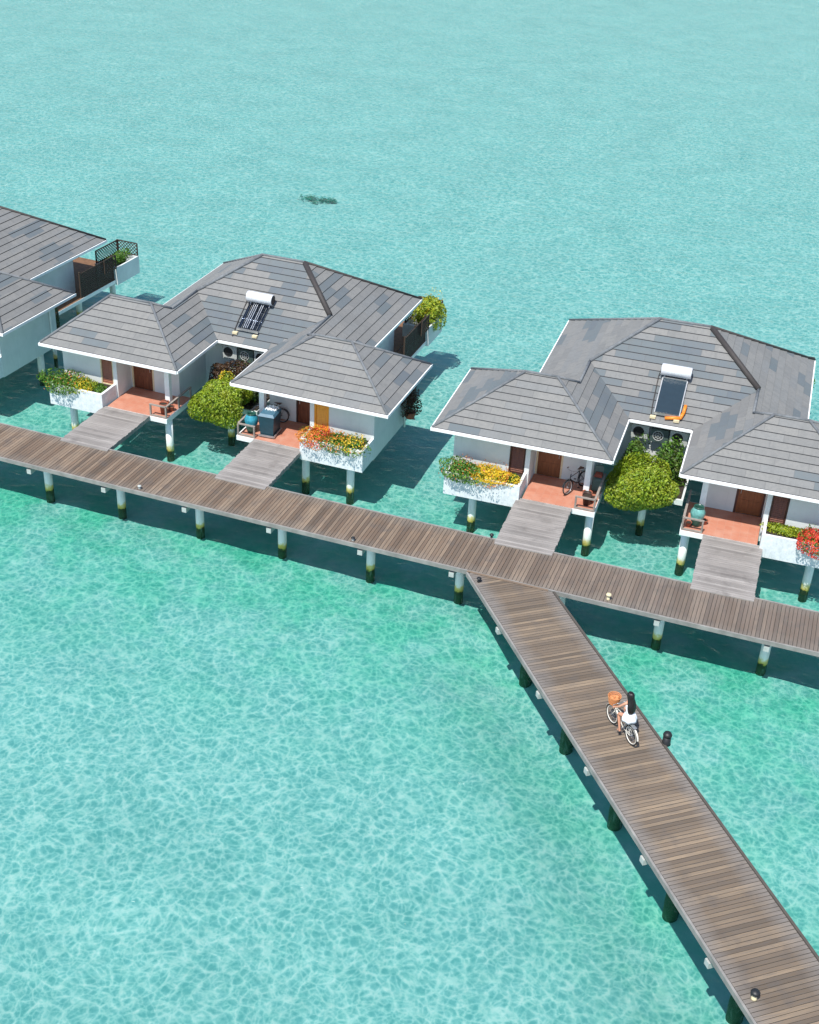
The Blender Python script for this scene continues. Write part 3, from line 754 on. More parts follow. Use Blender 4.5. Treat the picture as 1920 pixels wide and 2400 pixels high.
def trunk(b, base, top, r, n=4, seed=0, spread=.5):
    random.seed(seed); base = Vector(base); top = Vector(top)
    m = base.lerp(top, .45)+Vector((random.uniform(-.1, .1), random.uniform(-.1, .1), 0)); b.tube(base, m, r, r*.75, n=8)
    for i in range(n):
        e = top+Vector((random.uniform(-spread, spread), random.uniform(-spread, spread), random.uniform(-.2, .3))); k = m.lerp(e, .55)+Vector((0, 0, .08))
        b.tube(m, k, r*.55, r*.35, n=6); b.tube(k, e, r*.35, r*.12, n=6)
def bush_tree(v, c, r, label, seed):
    root = empty('clipped_tree', LW(v, c[0], 2.35, 1.9), v['o'][2], label, 'tree', 'clipped round trees between the villa wings')
    lc = (0, c[1]-2.35, c[2]-1.9)
    b = crown(15000, lc, r, .125, 2.4, .65, .32, seed); b.build('crown', 'leaf_bush', root)
    tb = MB(); trunk(tb, (0, .05, -.02), (lc[0], lc[1], lc[2]), .09, 6, seed, .8); tb.build('trunk', 'bark', root, True)
bush_tree(V2, (.18, 1.40, 2.42), (1.36, 1.0, .90), 'clipped round green tree in front of the left villa courtyard', 3)
bush_tree(V3, (-.12, 1.55, 2.40), (1.50, 1.08, .93), 'clipped round green tree in front of the right villa courtyard', 5)

def plant(v, s, t, z, r, leafm, n, size, label, seed, flower=None, fn=0, cat='shrub', name='shrub', group='shrubs in the villa courtyards', fsize=.09, shell=.8, fl2=None, fn2=0, lean=0):
    root = empty(name, LW(v, s, t, z), v['o'][2], label, cat, group)
    c = (0, lean, r[2]*.75)
    crown(n, c, r, size, 2.0, shell, .35, seed, bottom=-.34).build('foliage', leafm, root)
    sb = MB(); trunk(sb, (0, 0, -.03), (0, lean, r[2]*.8), .03, 5, seed, min(r[0], .5)*.7); sb.build('stem', 'bark', root, True)
    if flower: crown(fn, (c[0], c[1]-.02, c[2]+.05), (r[0]*1.02, r[1]*1.04, r[2]*1.06), fsize, 2.0, .2, .35, seed+1, bottom=-.3).build('blossom', flower, root)
    if fl2: crown(fn2, (c[0]+r[0]*.2, c[1]-.02, c[2]+.05), (r[0]*.8, r[1]*1.05, r[2]*1.08), fsize, 2.0, .2, .35, seed+2, bottom=-.3).build('blossom', fl2, root)
    return root
PG = 'flowering plants in the white planter boxes'
# villa 2 left planter
plant(V2, -7.15, -.22, 2.34, (.90, .74, 0.33), 'leaf_green', 2600, .12, 'leafy green plant with pink-orange flowers at the left end of the leftmost planter', 11, 'fl_orange', 130, 'flowering plant', 'flowering_plant', PG, .085, fl2='fl_pink', fn2=60)
plant(V2, -6.15, -.14, 2.34, (.66, .62, 0.25), 'leaf_lime', 1500, .10, 'yellow flowered plant in the middle of the leftmost planter', 12, 'fl_yellow', 420, 'flowering plant', 'flowering_plant', PG, .075)
plant(V2, -5.42, .0, 2.34, (.42, .42, 0.16), 'leaf_green', 1000, .10, 'low green plant at the porch end of the leftmost planter', 13, None, 0, 'flowering plant', 'flowering_plant', PG)
# villa 2 right planter
plant(V2, 5.35, -.22, 2.34, (.68, .68, 0.30), 'leaf_lime', 500, .10, 'orange and red bougainvillea under the orange shutter', 21, 'fl_orange', 1100, 'flowering plant', 'flowering_plant', PG, .085, fl2='fl_red', fn2=480)
plant(V2, 6.28, -.22, 2.34, (.64, .66, 0.27), 'leaf_green', 1300, .10, 'green plant with orange flowers in the middle of the planter under the orange shutter', 22, 'fl_orange', 380, 'flowering plant', 'flowering_plant', PG, .08)
plant(V2, 7.10, -.26, 2.34, (.68, .70, 0.29), 'leaf_green', 1300, .10, 'green and yellow flowered plant at the outer end of the planter under the orange shutter', 23, 'fl_yellow', 560, 'flowering plant', 'flowering_plant', PG, .09, fl2='fl_pink', fn2=50)
# villa 3 left planter
plant(V3, -7.45, -.25, 2.34, (.84, .78, 0.36), 'leaf_green', 2600, .11, 'bushy green plant with a few orange flowers beside the yellow flower bed', 31, 'fl_orange', 160, 'flowering plant', 'flowering_plant', PG, .085, fl2='fl_pink', fn2=90)
plant(V3, -6.35, -.20, 2.34, (1.02, .70, 0.24), 'leaf_lime', 700, .10, 'dense bright yellow flowered plant in the planter of the right villa', 32, 'fl_yellow', 2600, 'flowering plant', 'flowering_plant', PG, .085, fl2='fl_orange', fn2=330)
plant(V3, -5.38, .1, 2.34, (.36, .36, 0.14), 'leaf_green', 700, .10, 'small green plant between the yellow flowers and the porch', 33, None, 0, 'flowering plant', 'flowering_plant', PG)
# villa 3 right planter
plant(V3, 5.75, .12, 2.42, (.78, .34, .14), 'leaf_lime', 1500, .10, 'low grassy green strip in the rightmost planter', 41, None, 0, 'plant', 'low_plant', PG)
plant(V3, 7.25, -.5, 2.34, (.92, .72, 0.37), 'leaf_green', 1300, .10, 'red bougainvillea spilling over the rightmost planter', 42, 'fl_red', 2300, 'flowering plant', 'flowering_plant', PG, .10, fl2='fl_orange', fn2=420)
# villa 1 hanging plant near its porch side and back
# courtyards
CG = 'shrubs in the villa courtyards'
plant(V2, -.85, 3.45, 1.9, (.66, .62, .92), 'leaf_red', 2300, .14, 'dark red-leaved shrub in the left corner of the left villa courtyard', 51, None, 0)
plant(V2, .35, 3.45, 1.9, (.85, .62, .92), 'leaf_red', 2600, .13, 'dark shrub below the air conditioners of the left villa', 52, 'leaf_dark', 500)
plant(V2, -.30, 2.62, 2.0, (.42, .40, .72), 'leaf_lime', 1100, .12, 'bright yellow-green shrub behind the clipped tree of the left villa', 53, 'fl_yellow', 240)
plant(V2, .9, 2.8, 1.9, (.5, .4, .60), 'leaf_dark', 1100, .12, 'dark green shrub under the eave behind the clipped tree of the left villa', 54)
plant(V3, -.75, 3.55, 1.9, (.72, .66, 1.08), 'leaf_mid', 4200, .13, 'dark green shrub in the left half of the right villa courtyard', 55, 'leaf_green', 500, fsize=.12)
plant(V3, .62, 3.55, 1.9, (.75, .66, 1.05), 'leaf_mid', 4200, .13, 'green shrub in the right half of the right villa courtyard', 56, 'leaf_green', 600, fsize=.12)
plant(V3, .25, 2.75, 1.9, (.55, .4, .72), 'leaf_red', 1100, .12, 'red-leaved shrub just behind the clipped tree of the right villa', 57, 'fl_pink', 60)
# corner planters at the back
plant(V2, 5.55, 14.2, 2.4, (.85, 1.0, .85), 'leaf_lime', 3000, .17, 'yellow-green shrub with long leaves on the back corner balcony of the left villa', 61, 'fl_yellow', 420, group='shrubs on the back balconies')
plant(V1, 5.35, 14.1, 2.35, (.62, 1.05, .38), 'leaf_green', 2600, .12, 'low green plants inside the lattice of the balcony at the left edge', 62, group='shrubs on the back balconies')
plant(V3, 5.5, 15.0, 2.4, (.6, .6, .5), 'leaf_green', 900, .12, 'green shrub on the back balcony at the right edge', 63, group='shrubs on the back balconies')
plant(V2, 8.12, 4.55, 2.15, (.34, .55, .72), 'leaf_red', 1700, .11, 'dark hanging shrub at the outer back corner of the left villa wing', 64, group='shrubs beside the villa walls')
plant(V1, 6.6, 6.2, 1.2, (.5, .8, 1.0), 'leaf_dark', 2200, .13, 'dark green shrub beside the villa at the left edge', 65, group='shrubs beside the villa walls')
# support ledge for the wall shrubs
for v, s, t, z in ((V2, 8.12, 4.55, 2.15), (V1, 6.6, 6.2, 1.2)):
    pb = MB(); pb.lathe([(.0, -.3), (.20, -.3), (.26, 0), (.23, 0), (.20, -.03), (0, -.03)], 16)
    o = pb.build('wall_pot', 'clay'); o.location = LW(v, s, t, z)
    pb2 = MB(); tag(o, 'clay pot of the dark shrub on the outer wall of the left villa wing' if v is V2 else 'clay pot of the dark shrub beside the villa at the left edge', 'pot', 'clay pots')
    if v is V1:
        q = MB(); q.tube((0, 0, -.3), (0, 0, -2.0), .1, n=12); q.build('stand', 'pile', o, True)
    else:
        q = MB(); q.bar((-.5, 0, -.33), (.25, 0, -.33), .08, .05); q.build('bracket', 'steel', o)

# ------------------------------------------------------------------ roof heaters
def heater(v, s0, s1, t0, t1, kind, label):
    k, Tn = v['k'], v['Tn']; zr = lambda t: H+k*(t-Tn)
    sm = (s0+s1)/2
    root = empty('solar_water_heater', LW(v, sm, t0, zr(t0)+.03), v['o'][2], label, 'solar heater', 'solar water heaters on the villa roofs')
    lz = lambda t, up=0: k*(t-t0)+up
    h = (s1-s0)/2
    if kind == 'tube':
        b = MB(); n = 11
        for i in range(n):
            x = -h+.06+(2*h-.12)*i/(n-1); b.tube((x, .06, lz(t0+.06, .16)), (x, t1-t0, lz(t1, .16)), .030, n=8)
        b.build('glass_tubes', 'tube', root, True)
        b = MB()
        for i in (2, 3, 4, 6, 7): 
            x = -h+.06+(2*h-.12)*(i+.5)/(n-1); b.tube((x, .06, lz(t0+.06, .19)), (x, t1-t0, lz(t1, .19)), .011, n=6)
        b.build('rods', 'rod', root)
    else:
        b = MB(); P = []
        for up in (.06, .15):
            P += [(-h, 0, lz(t0, up)), (h, 0, lz(t0, up)), (h, t1-t0, lz(t1, up)), (-h, t1-t0, lz(t1, up))]
        b.poly8(P); b.build('collector_panel', 'glass_panel', root)
        b = MB(); u = .165
        for p, q in (((-h, 0), (h, 0)), ((-h, t1-t0), (h, t1-t0)), ((-h, 0), (-h, t1-t0)), ((h, 0), (h, t1-t0))):
            b.bar((p[0], p[1], lz(t0+p[1], u-.05)), (q[0], q[1], lz(t0+q[1], u-.05)), .045, .12)
        b.build('panel_frame', 'steel', root)
        b = MB(); b.path([(h+.16, .55, lz(t0+.55, .12)), (h+.14, .2, lz(t0+.2, .13)), (h+.06, -.04, lz(t0-.04, .12)), (-.05, -.12, lz(t0-.12, .08))], .075, 10)
        for q in ((h+.14, .2, lz(t0+.2, .13)), (h+.06, -.04, lz(t0-.04, .12))): b.lathe([(0, -.078), (.055, -.055), (.078, 0), (.055, .055), (0, .078)], 12, q)
        o = b.build('pipe', 'orange', root, True); o['label'] = 'bright orange pipe elbow'
    b = MB(); tt = t1-t0+.16; tz = lz(t1, .46); L = h+.12; r = .255
    prof = [(-L, 0), (-L, r*.9), (-L+.03, r), (L-.03, r), (L, r*.9), (L, 0)]
    n = 24; i0 = 0
    for x, rr in prof:
        for j in range(n): an = 2*math.pi*j/n; b.v.append((x, tt+rr*math.cos(an), tz+rr*math.sin(an)))
    for m in range(len(prof)-1):
        for j in range(n): b.f.append((m*n+j, m*n+(j+1) % n, (m+1)*n+(j+1) % n, (m+1)*n+j)); b.mi.append(1 if m in (0, 4) or (m in (3,) and False) else 0)
    b.build('tank', ['metal', 'black'], root, True)
    b = MB()
    for x in (-h+.05, h-.05):
        b.bar((x, .0, lz(t0, .05)), (x, t1-t0+.3, lz(t1+.3, .05)), .045, .04)
        b.bar((x, tt+.25, lz(t1+.41, .02)), (x, tt, tz-r+.03), .04, .04); b.bar((x, tt-.12, lz(t1+.04, .02)), (x, tt, tz-r+.03), .04, .04)
    b.bar((-h-.02, .02, lz(t0, .13)), (h+.02, .02, lz(t0, .13)), .09, .09)
    b.build('support_frame', 'steel', root)
    b = MB()
    b.path([(-h-.1, -.30, lz(t0-.3, .05)), (-h-.16, .5, lz(t0+.5, .05)), (-h-.20, tt, lz(t1, .12)), (-h-.12, tt, tz)], .02, 6)
    b.build('feed_pipe', 'ridge_dark', root)
    for x in (-h-.02, h-.08):
        b = MB(); b.box(x-.12, x+.12, -.22, -.06, lz(t0-.15, .02), lz(t0-.15, .12)); b.build('foot_block', 'cream', root)
heater(V2, -.57, .50, 4.40, 5.68, 'tube', 'solar heater with glass tubes and silver tank on the left villa roof')
heater(V3, -.38, .68, 4.36, 5.98, 'panel', 'solar heater with flat dark panel and orange pipe on the right villa roof')

# air conditioners
def ac(v, s, z, mat, label, hw=.38, hh=.30):
    nw = v['Tn']+.6
    root = empty('air_conditioner', LW(v, s, nw, z), v['o'][2], label, 'air conditioner', 'air conditioners on the courtyard walls')
    b = MB(); b.box(-hw, hw, -.34, -.06, -hh, hh); b.build('casing', mat, root)
    f = MB(); f.torus((-.06, -.345, 0), (0, 1, 0), .22, .018, 24, 6)
    f.torus((-.06, -.345, 0), (0, 1, 0), .12, .012, 18, 5)
    for i in range(8): an = i*math.pi/4; f.tube((-.06, -.345, 0), (-.06+.22*math.cos(an), -.345, .22*math.sin(an)), .008, n=5)
    g = f.build('fan_grille', 'acwhite' if mat == 'acdark' else 'black', root)
    d = MB(); d.tube((-.06, -.342, 0), (-.06, -.33, 0), .22, n=24); d.build('fan_opening', 'black', root)
    k = MB(); k.bar((-hw+.08, -.36, -hh-.03), (-hw+.08, -.005, -hh-.03), .04, .04); k.bar((hw-.08, -.36, -hh-.03), (hw-.08, -.005, -hh-.03), .04, .04); k.build('bracket', 'acwhite', root)
for v, nm in ((V2, 'left'), (V3, 'right')):
    ac(v, -.85, 3.55, 'acwhite', 'white air conditioner, leftmost of the three in the %s villa courtyard' % nm)
    ac(v, 0, 3.5, 'acdark', 'dark air conditioner, middle of the three in the %s villa courtyard' % nm)
    ac(v, .82, 3.55, 'acwhite', 'white air conditioner, rightmost of the three in the %s villa courtyard' % nm)

# ------------------------------------------------------------------ porch things
def jar(v, s, t, r, h, mat, label, base='jar_base', name='glazed_jar'):
    root = empty(name, LW(v, s, t, 1.904), v['o'][2], label, 'jar', 'large glazed jars on the porches')
    b = MB(); b.lathe([(0, 0), (.62*r, 0), (.70*r, .12*h), (.86*r, .40*h)], 24); b.build('lower_body', base, root, True)
    b = MB(); b.lathe([(.86*r, .40*h), (1.0*r, .60*h), (.97*r, .74*h), (.72*r, .88*h), (.60*r, .93*h)], 24); b.build('upper_body', mat, root, True)
    b = MB(); b.lathe([(.60*r, .93*h), (.70*r, .97*h), (.70*r, h), (.58*r, h), (.52*r, .9*h), (.5*r, .7*h), (0, .7*h)], 24); b.build('rim', base, root, True)
jar(V2, 2.20, .18, .31, .92, 'jar_blue', 'turquoise glazed jar on the porch beside the dark bin')
jar(V3, 2.30, .22, .30, .88, 'jar_green', 'pale green glazed jar on the rightmost porch')
def pot(v, s, t, r, h, mat, label, z=1.904):
    root = empty('flower_pot', LW(v, s, t, z), 0, label, 'pot', 'terracotta pots on the porches')
    b = MB(); b.lathe([(0, 0), (.68*r, 0), (.95*r, .85*h), (1.08*r, .86*h), (1.08*r, h), (.92*r, h), (.88*r, .9*h)], 20); b.build('body', mat, root, True)
    b = MB(); b.lathe([(0, .86*h), (.9*r, .88*h)], 20); b.build('soil', 'soil', root)
pot(V2, -2.15, .10, .20, .50, 'clay', 'tall dark clay pot in the railing corner of the leftmost porch')
pot(V2, -2.42, .70, .18, .26, 'clay', 'squat red clay pot at the foot of the leftmost porch post')
pot(V2, -1.98, .45, .15, .24, 'clay', 'small red pot by the side railing of the leftmost porch')
pot(V3, -2.20, .12, .19, .48, 'darkframe', 'tall dark pot at the front railing of the porch with the bicycle')
pot(V3, -2.28, .72, .20, .26, 'clay', 'squat terracotta bowl by the post of the porch with the bicycle')
pot(V3, -1.98, .45, .14, .24, 'clay', 'small red pot in the railing corner of the porch with the bicycle')
pot(V3, 2.02, -.02, .12, .22, 'clay', 'small terracotta pot left of the pale green jar')
pot(V3, 2.62, .42, .12, .2, 'clay', 'small terracotta pot right of the pale green jar')
# wheeled bin
root = empty('wheeled_bin', LW(V2, 3.02, .30, 1.904), .08, 'large dark blue-green bin with folded white cloth on the porch', 'bin')
b = MB(); P = [(-.30, -.34, .1), (.30, -.34, .1), (.30, .50, .1), (-.30, .50, .1), (-.36, -.40, 1.02), (.36, -.40, 1.02), (.36, .56, 1.02), (-.36, .56, 1.02)]; b.poly8(P); b.build('body', 'bin', root)
b = MB(); b.poly8([(-.38, -.42, 1.022), (.38, -.42, 1.022), (.38, .58, 1.022), (-.38, .58, 1.022), (-.30, -.33, 1.13), (.30, -.33, 1.13), (.30, .48, 1.13), (-.30, .48, 1.13)]); b.build('lid', 'binlid', root)
b = MB()
for x in (-.27, .27):
    for y in (-.3, .46): b.tube((x-.03, y, .06), (x+.03, y, .06), .06, n=12)
b.build('wheel', 'blackrub', root, True)
b = MB(); b.bar((-.35, -.43, .10), (.35, -.43, .10), .04, .08); b.bar((.37, -.43, .10), (.37, .5, .10), .04, .08); b.build('base_rim', 'steel', root)
random.seed(4)
b = MB(); nx_, ny_ = 10, 10
g = [[(-.24+.5*i/nx_, .05+.42*j/ny_, 1.15+.10*math.sin(i*.9+j*.4)*math.cos(j*.8)+random.uniform(0, .05)-(.0 if 0 < i < nx_ and 0 < j < ny_ else .02)) for j in range(ny_+1)] for i in range(nx_+1)]
for i in range(nx_):
    for j in range(ny_):
        k0 = len(b.v); b.v += [g[i][j], g[i+1][j], g[i+1][j+1], g[i][j+1]]; b.f.append((k0, k0+1, k0+2, k0+3)); b.mi.append(0)
o = b.build('folded_towel', 'cloth'); o.location = LW(V2, 3.02, .30, 1.904); md = o.modifiers.new('thickness', 'SOLIDIFY'); md.thickness = .05
tag(o, 'crumpled white towel lying on the lid of the dark bin', 'towel')

# luggage / cleaning trolley frames behind: covered chair & cushion on porch 3L
root = empty('covered_chair', LW(V3, -2.02, 1.62, 1.904), .2, 'chair under a grey-green cover in the back corner of the porch with the bicycle', 'chair')
b = MB(); b.poly8([(-.24, -.3, .05), (.26, -.3, .05), (.26, .28, .05), (-.24, .28, .05), (-.2, -.24, .55), (.22, -.24, .55), (.2, .2, .62), (-.2, .2, .62)]); b.build('cover', 'grey_canvas', root)
b = MB(); b.poly8([(-.21, .12, .56), (.21, .12, .56), (.22, .26, .58), (-.22, .26, .58), (-.17, .14, 1.0), (.17, .14, 1.0), (.16, .24, 1.0), (-.16, .24, 1.0)]); b.build('backrest', 'grey_canvas', root)
b = MB(); b.poly8([(-.17, -.2, .64), (.17, -.2, .64), (.17, .1, .64), (-.17, .1, .64), (-.14, -.16, .76), (.14, -.16, .76), (.14, .07, .76), (-.14, .07, .76)])
o = b.build('cushion', 'red_item'); o.location = LW(V3, -2.02, 1.62, 1.904); tag(o, 'faded red cushion on the covered chair behind the porch post', 'cushion')

# ------------------------------------------------------------------ bicycles
def bicycle(root, frame='cream_frame', basket=None, rim='cream_frame'):
    wb = 1.10
    for x in (0, wb):
        t = MB(); t.torus((x, 0, .34), (0, 1, 0), .315, .024, 32, 8)
        w = t.build('wheel', 'blackrub', root, True)
        r = MB(); r.torus((x, 0, .34), (0, 1, 0), .280, .017, 32, 6); r.build('rim', rim, w, True)
        s = MB()
        for i in range(14):
            a = i*math.pi*2/14; s.tube((x, .02*(-1)**i, .34), (x+.28*math.cos(a), 0, .34+.28*math.sin(a)), .003, n=4)
        s.tube((x, -.05, .34), (x, .05, .34), .022, n=10); s.build('spokes', 'steel', w)
        f = MB()
        for i in range(9):
            a0, a1 = R(20+i*17), R(20+(i+1)*17)
            f.bar((x+.365*math.cos(a0), 0, .34+.365*math.sin(a0)), (x+.365*math.cos(a1), 0, .34+.365*math.sin(a1)), .055, .006)
        f.build('mudguard', frame, root)
    f = MB(); bb = (.46, 0, .29); st = (.26, 0, .78); ht = (.86, 0, .86); hb = (.93, 0, .66)
    for p, q, rr in ((bb, st, .017), (bb, hb, .021), (st, (.90, 0, .74), .015), (ht, hb, .02)): f.tube(p, q, rr, n=8)
    for y in (-.045, .045):
        f.tube(bb, (0, y, .34), .010, n=6); f.tube((.28, 0, .72), (0, y, .34), .009, n=6); f.tube(hb, (wb, y, .34), .013, n=6)
    f.build('frame', frame, root, True)
    h = MB(); h.tube(ht, (.84, 0, 1.0), .014, n=8); h.path([(.66, -.29, 1.02), (.78, -.27, 1.04), (.84, -.1, 1.0), (.84, .1, 1.0), (.78, .27, 1.04), (.66, .29, 1.02)], .012, 8)
    hb_ = h.build('handlebar', 'steel', root, True)
    for y in (-1, 1):
        g = MB(); g.tube((.64, y*.29, 1.02), (.75, y*.275, 1.037), .018, n=8); g.build('grip', 'saddle', hb_, True)
    s = MB(); s.tube(st, (.24, 0, .86), .013, n=8); s.poly8([(.08, -.10, .86), (.24, -.05, .87), (.24, .05, .87), (.08, .10, .86), (.06, -.10, .91), (.40, -.025, .90), (.40, .025, .90), (.06, .10, .91)]); s.build('saddle', 'saddle', root)
    c = MB(); c.tube((.46, -.06, .29), (.46, .06, .29), .02, n=8); c.tube((.46, .055, .29), (.46, .055, .12), .009, n=6); c.tube((.46, -.055, .29), (.46, -.055, .46), .009, n=6)
    c.torus((.46, -.04, .29), (0, 1, 0), .085, .008, 18, 5)
    c.build('crank', 'steel', root)
    for y, z in ((.10, .12), (-.10, .46)):
        p = MB(); p.box(.42, .50, y-.045, y+.045, z-.01, z+.01); p.build('pedal', 'black', root)
    rk = MB(); rk.box(-.16, .18, -.06, .06, .72, .735); rk.bar((-.1, .05, .72), (0, .05, .36), .01, .01); rk.bar((-.1, -.05, .72), (0, -.05, .36), .01, .01); rk.build('rear_rack', 'steel', root)
    if basket:
        b = MB(); r0, r1, n = .15, .21, 18; cx, cz = 1.12, .80
        for j in range(6):
            rr = r0+(r1-r0)*j/5; b.torus((cx, 0, cz+.28*j/5), (0, 0, 1), rr, .012, 22, 5)
        for i in range(n*2):
            a = i*math.pi/n; b.tube((cx+r0*math.cos(a), r0*math.sin(a), cz), (cx+r1*math.cos(a+.12), r1*math.sin(a+.12), cz+.28), .010, n=5)
        b.lathe([(0, 0), (r0, 0)], 20, (cx, 0, cz))
        b.build('basket', basket, root)
def parked(v, s, t, rz, label, lean=.12):
    root = empty('bicycle', LW(v, s, t, 1.904), v['o'][2]+rz, label, 'bicycle', 'bicycles parked on the porches')
    root.rotation_euler = (lean, 0, v['o'][2]+rz); bicycle(root, 'black', None, 'steel'); return root
parked(V3, -2.62, 1.62, R(245), 'dark bicycle parked beside the porch post, front wheel in the sun')
parked(V2, 3.05, 1.52, R(183), 'dark bicycle parked behind the bin against the white porch wall')

# rider's bicycle
fx, fy = 21.42, -12.92; rx, ry = 22.20, -13.70
rz = math.atan2(fy-ry, fx-rx)
rb_ = empty('bicycle', (rx, ry, DZ+.003), rz, 'cream bicycle with an orange wicker basket ridden along the jetty', 'bicycle')
bicycle(rb_, 'cream_frame', 'basket')
tw = MB(); random.seed(9)
for i in range(7):
    a = i*.9; tw.lathe([(0, -.05), (.05, -.035), (.07, 0), (.05, .04), (0, .05)], 8, (1.12+.09*math.cos(a), .09*math.sin(a), .98+.02*(i % 3)))
o = tw.build('orange_towel', 'basket', None, True); o.location = rb_.location; o.rotation_euler = rb_.rotation_euler; tag(o, 'bundled orange towel inside the basket of the cream bicycle', 'towel')

def skin_mesh(name, verts, edges, mat, parent=None, sub=2, root=0):
    me = bpy.data.meshes.new(name); me.from_pydata([v[0] for v in verts], edges, [])
    o = bpy.data.objects.new(name, me); col.objects.link(o)
    m = o.modifiers.new('skin', 'SKIN'); m.use_smooth_shade = True
    sv = me.skin_vertices[0].data if me.skin_vertices else None
    if sv is None:
        bm = bmesh.new(); bm.from_mesh(me); bm.verts.layers.skin.verify(); bm.to_mesh(me); bm.free(); sv = me.skin_vertices[0].data
    for i, v in enumerate(verts):
        r = v[1]; sv[i].radius = (r, r) if not isinstance(r, tuple) else r; sv[i].use_root = (i == root)
    s = o.modifiers.new('sub', 'SUBSURF'); s.levels = sub; s.render_levels = sub
    dg = bpy.context.evaluated_depsgraph_get(); ev = o.evaluated_get(dg)
    nm = bpy.data.meshes.new_from_object(ev); o.modifiers.clear(); old = o.data; o.data = nm; bpy.data.meshes.remove(old)
    nm.materials.clear(); nm.materials.append(MT[mat]); nm.polygons.foreach_set('use_smooth', [True]*len(nm.polygons))
    if parent: o.parent = parent
    return o
# body: frame of the bicycle (x forward, y left, z up)
V = []; E = []
def add(p, r, prev=None):
    V.append((p, r)); i = len(V)-1
    if prev is not None: E.append((prev, i))
    return i
pel = add((.23, 0, .98), (.135, .11)); ab = add((.25, 0, 1.12), (.105, .09), pel); ch = add((.30, 0, 1.30), (.125, .10), ab); up_ = add((.34, 0, 1.43), (.095, .075), ch)
nk = add((.365, 0, 1.52), .045, up_); hd0 = add((.385, 0, 1.60), .066, nk); hd1 = add((.385, 0, 1.68), .095, hd0); hd2 = add((.375, 0, 1.76), .075, hd1)
nose = add((.485, 0, 1.655), .014, hd1)
for sg in (1, -1):
    sh = add((.335, sg*.155, 1.42), .048, up_); el = add((.50, sg*.245, 1.20), .037, sh); wr = add((.66, sg*.285, 1.065), .025, el); hnd = add((.70, sg*.288, 1.045), (.034, .020), wr)
    for j, (dx, ln) in enumerate(((.030, .020), (.012, .024), (-.006, .022), (-.022, .017))):
        a = add((.705+dx, sg*(.286+.028), 1.048), .0095, hnd); c = add((.708+dx, sg*(.286+.034), 1.020), .0085, a); add((.706+dx, sg*(.286+.012), 1.000-ln*.1), .0075, c)
    th = add((.700, sg*.262, 1.040), .0105, hnd); add((.722, sg*.258, 1.012), .009, th)
    hip = add((.25, sg*.085, .93), .092, pel)
    if sg > 0: kn, an, tp = (.64, .115, .77), (.47, .11, .235), (.60, .115, .145)
    else: kn, an, tp = (.66, -.11, .93), (.47, -.11, .575), (.60, -.115, .49)
    md_ = add(tuple((a+b)/2 for a, b in zip((.25, sg*.085, .93), kn)), .078, hip)
    k_ = add(kn, .055, md_); cf = add(tuple(a*.65+b*.35 for a, b in zip(kn, an)), .053, k_); an_ = add(an, .032, cf); add((an[0]-.035, an[1], an[2]-.055), .028, an_); add(tp, .024, an_)
rider = empty('person', (rx, ry, DZ+.003), rz, 'long-haired person in white riding the cream bicycle along the jetty', 'person')
skin_mesh('body', V, E, 'skin', rider)
hv, he = [], []
def loft(rings, name, mat, parent, n=40, smooth=True, fold=0, nf=7):
    b = MB()
    for c, rx_, ry_ in rings:
        for j in range(n):
            a = 2*math.pi*j/n; w_ = 1+fold*math.sin(a*nf+c[2]*7); b.v.append((c[0]+rx_*w_*math.cos(a), c[1]+ry_*w_*math.sin(a), c[2]))
    for m in range(len(rings)-1):
        for j in range(n): b.f.append((m*n+j, m*n+(j+1) % n, (m+1)*n+(j+1) % n, (m+1)*n+j)); b.mi.append(0)
    b.f.append(tuple(range(n))[::-1]); b.mi.append(0); k = (len(rings)-1)*n; b.f.append(tuple(k+j for j in range(n))); b.mi.append(0)
    return b.build(name, mat, parent, smooth)
loft([((.355, 0, 1.80), .03, .03), ((.35, 0, 1.785), .085, .075), ((.34, 0, 1.73), .112, .108), ((.325, 0, 1.65), .112, .115), ((.29, 0, 1.57), .10, .112), ((.235, 0, 1.47), .09, .135), ((.19, .01, 1.36), .075, .15), ((.165, .015, 1.26), .065, .145), ((.15, .02, 1.17), .055, .12), ((.14, .02, 1.10), .03, .07), ((.14, .02, 1.07), .01, .02)], 'hair', 'hair', rider, fold=.07, nf=9)
loft([((.318, 0, 1.375), .115, .140), ((.31, 0, 1.34), .125, .150), ((.295, 0, 1.28), .128, .148), ((.26, 0, 1.14), .118, .128), ((.245, 0, 1.05), .14, .15)], 'top', 'dress', rider)
loft([((.245, 0, 1.07), .145, .155), ((.235, 0, .98), .18, .20), ((.225, 0, .90), .215, .235), ((.21, 0, .83), .225, .25)], 'skirt', 'dress', rider, fold=.07, nf=6)
for y in (-.035, .035):
    b = MB(); b.lathe([(0, -.008), (.010, 0), (0, .008)], 8, (.472, y, 1.69)); b.build('eye', 'black', rider, True)
b = MB(); b.box(.462, .474, -.02, .02, 1.618, 1.628); b.build('mouth', 'red_item', rider)

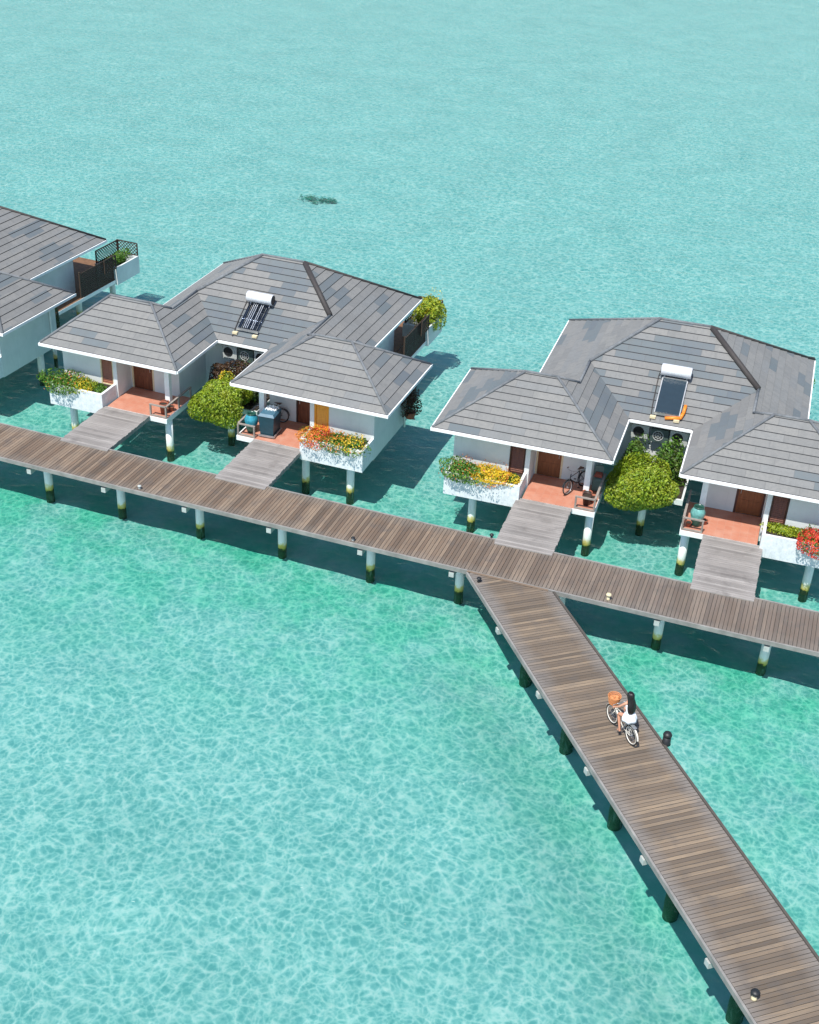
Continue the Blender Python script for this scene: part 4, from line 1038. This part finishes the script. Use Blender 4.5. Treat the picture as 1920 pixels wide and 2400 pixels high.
# ------------------------------------------------------------------ lamps along the decks
def lamp(x, y, z, cap, post, label, h=.30, r=.10, pw=.55):
    root = empty('path_lamp', (x, y, z), 0, label, 'lamp', 'low path lamps on the deck edges')
    b = MB(); b.lathe([(0, 0), (r*(pw+.2), 0), (r*(pw+.07), .04), (r*pw, h*.7), (0, h*.7)], 16); b.build('post', post, root, True)
    b = MB(); b.lathe([(0, h*.70), (r, h*.70), (r*1.05, h*.8), (r*.8, h*.96), (0, h)], 16); b.build('cap', cap, root, True)
lamp(27.13, -22.02, DZ+.002, 'black', 'cream', 'black capped cream lamp on the jetty edge near the bottom of the photo', .30, .12)
lamp(23.27, -13.22, DZ-.02, 'black', 'black', 'tall black lamp on the right edge of the jetty beyond the rider', .46, .14, .9)
lamp(15.08, -6.98, DZ+.002, 'black', 'black', 'small black lamp at the head of the jetty', .18, .09)
lamp(19.82, -6.16, DZ+.002, 'cream', 'cream', 'cream lamp on the front edge of the boardwalk right of the jetty', .28, .10)
lamp(9.72, -6.28, DZ+.002, 'black', 'acwhite', 'small black and white lamp at the middle of the boardwalk front edge', .16, .08)
lamp(.27, -6.22, DZ+.002, 'acwhite', 'acwhite', 'small white lamp on the boardwalk front edge near the left villa', .16, .08)
lamp(14.62, -3.86, DZ-.05, 'black', 'black', 'small black lamp on the back edge of the boardwalk left of the third footbridge', .24, .08)

# ------------------------------------------------------------------ weed patches on the seabed
def weed(x, y, w, d, n, label, seed):
    random.seed(seed); b = MB(); root = empty('seaweed_patch', (x, y, -.52), 0, label, 'seaweed', 'dark seaweed patches far out in the lagoon')
    blobs = [(random.uniform(-1, 1)*w*.45, random.gauss(0, .3)*d, random.uniform(.15, .45)*d) for _ in range(9)]+[(-w*.32, -d*.1, d*.55)]
    for _ in range(n):
        c = random.choice(blobs); a = random.random()*6.28; rr = c[2]*math.sqrt(random.random())
        b.leaf((c[0]+rr*math.cos(a)*1.3, c[1]+rr*math.sin(a), random.uniform(.02, .16)), .17, Vector((0, 0, 2)))
    b.build('fronds', 'weed', root)
weed(-11.2, 38.4, 2.4, 1.3, 520, 'small dark seaweed patch in open water behind the left villa', 1)
weed(-12.6, 135.5, 6, 4, 900, 'dark seaweed patch at the very top edge of the photo', 2)
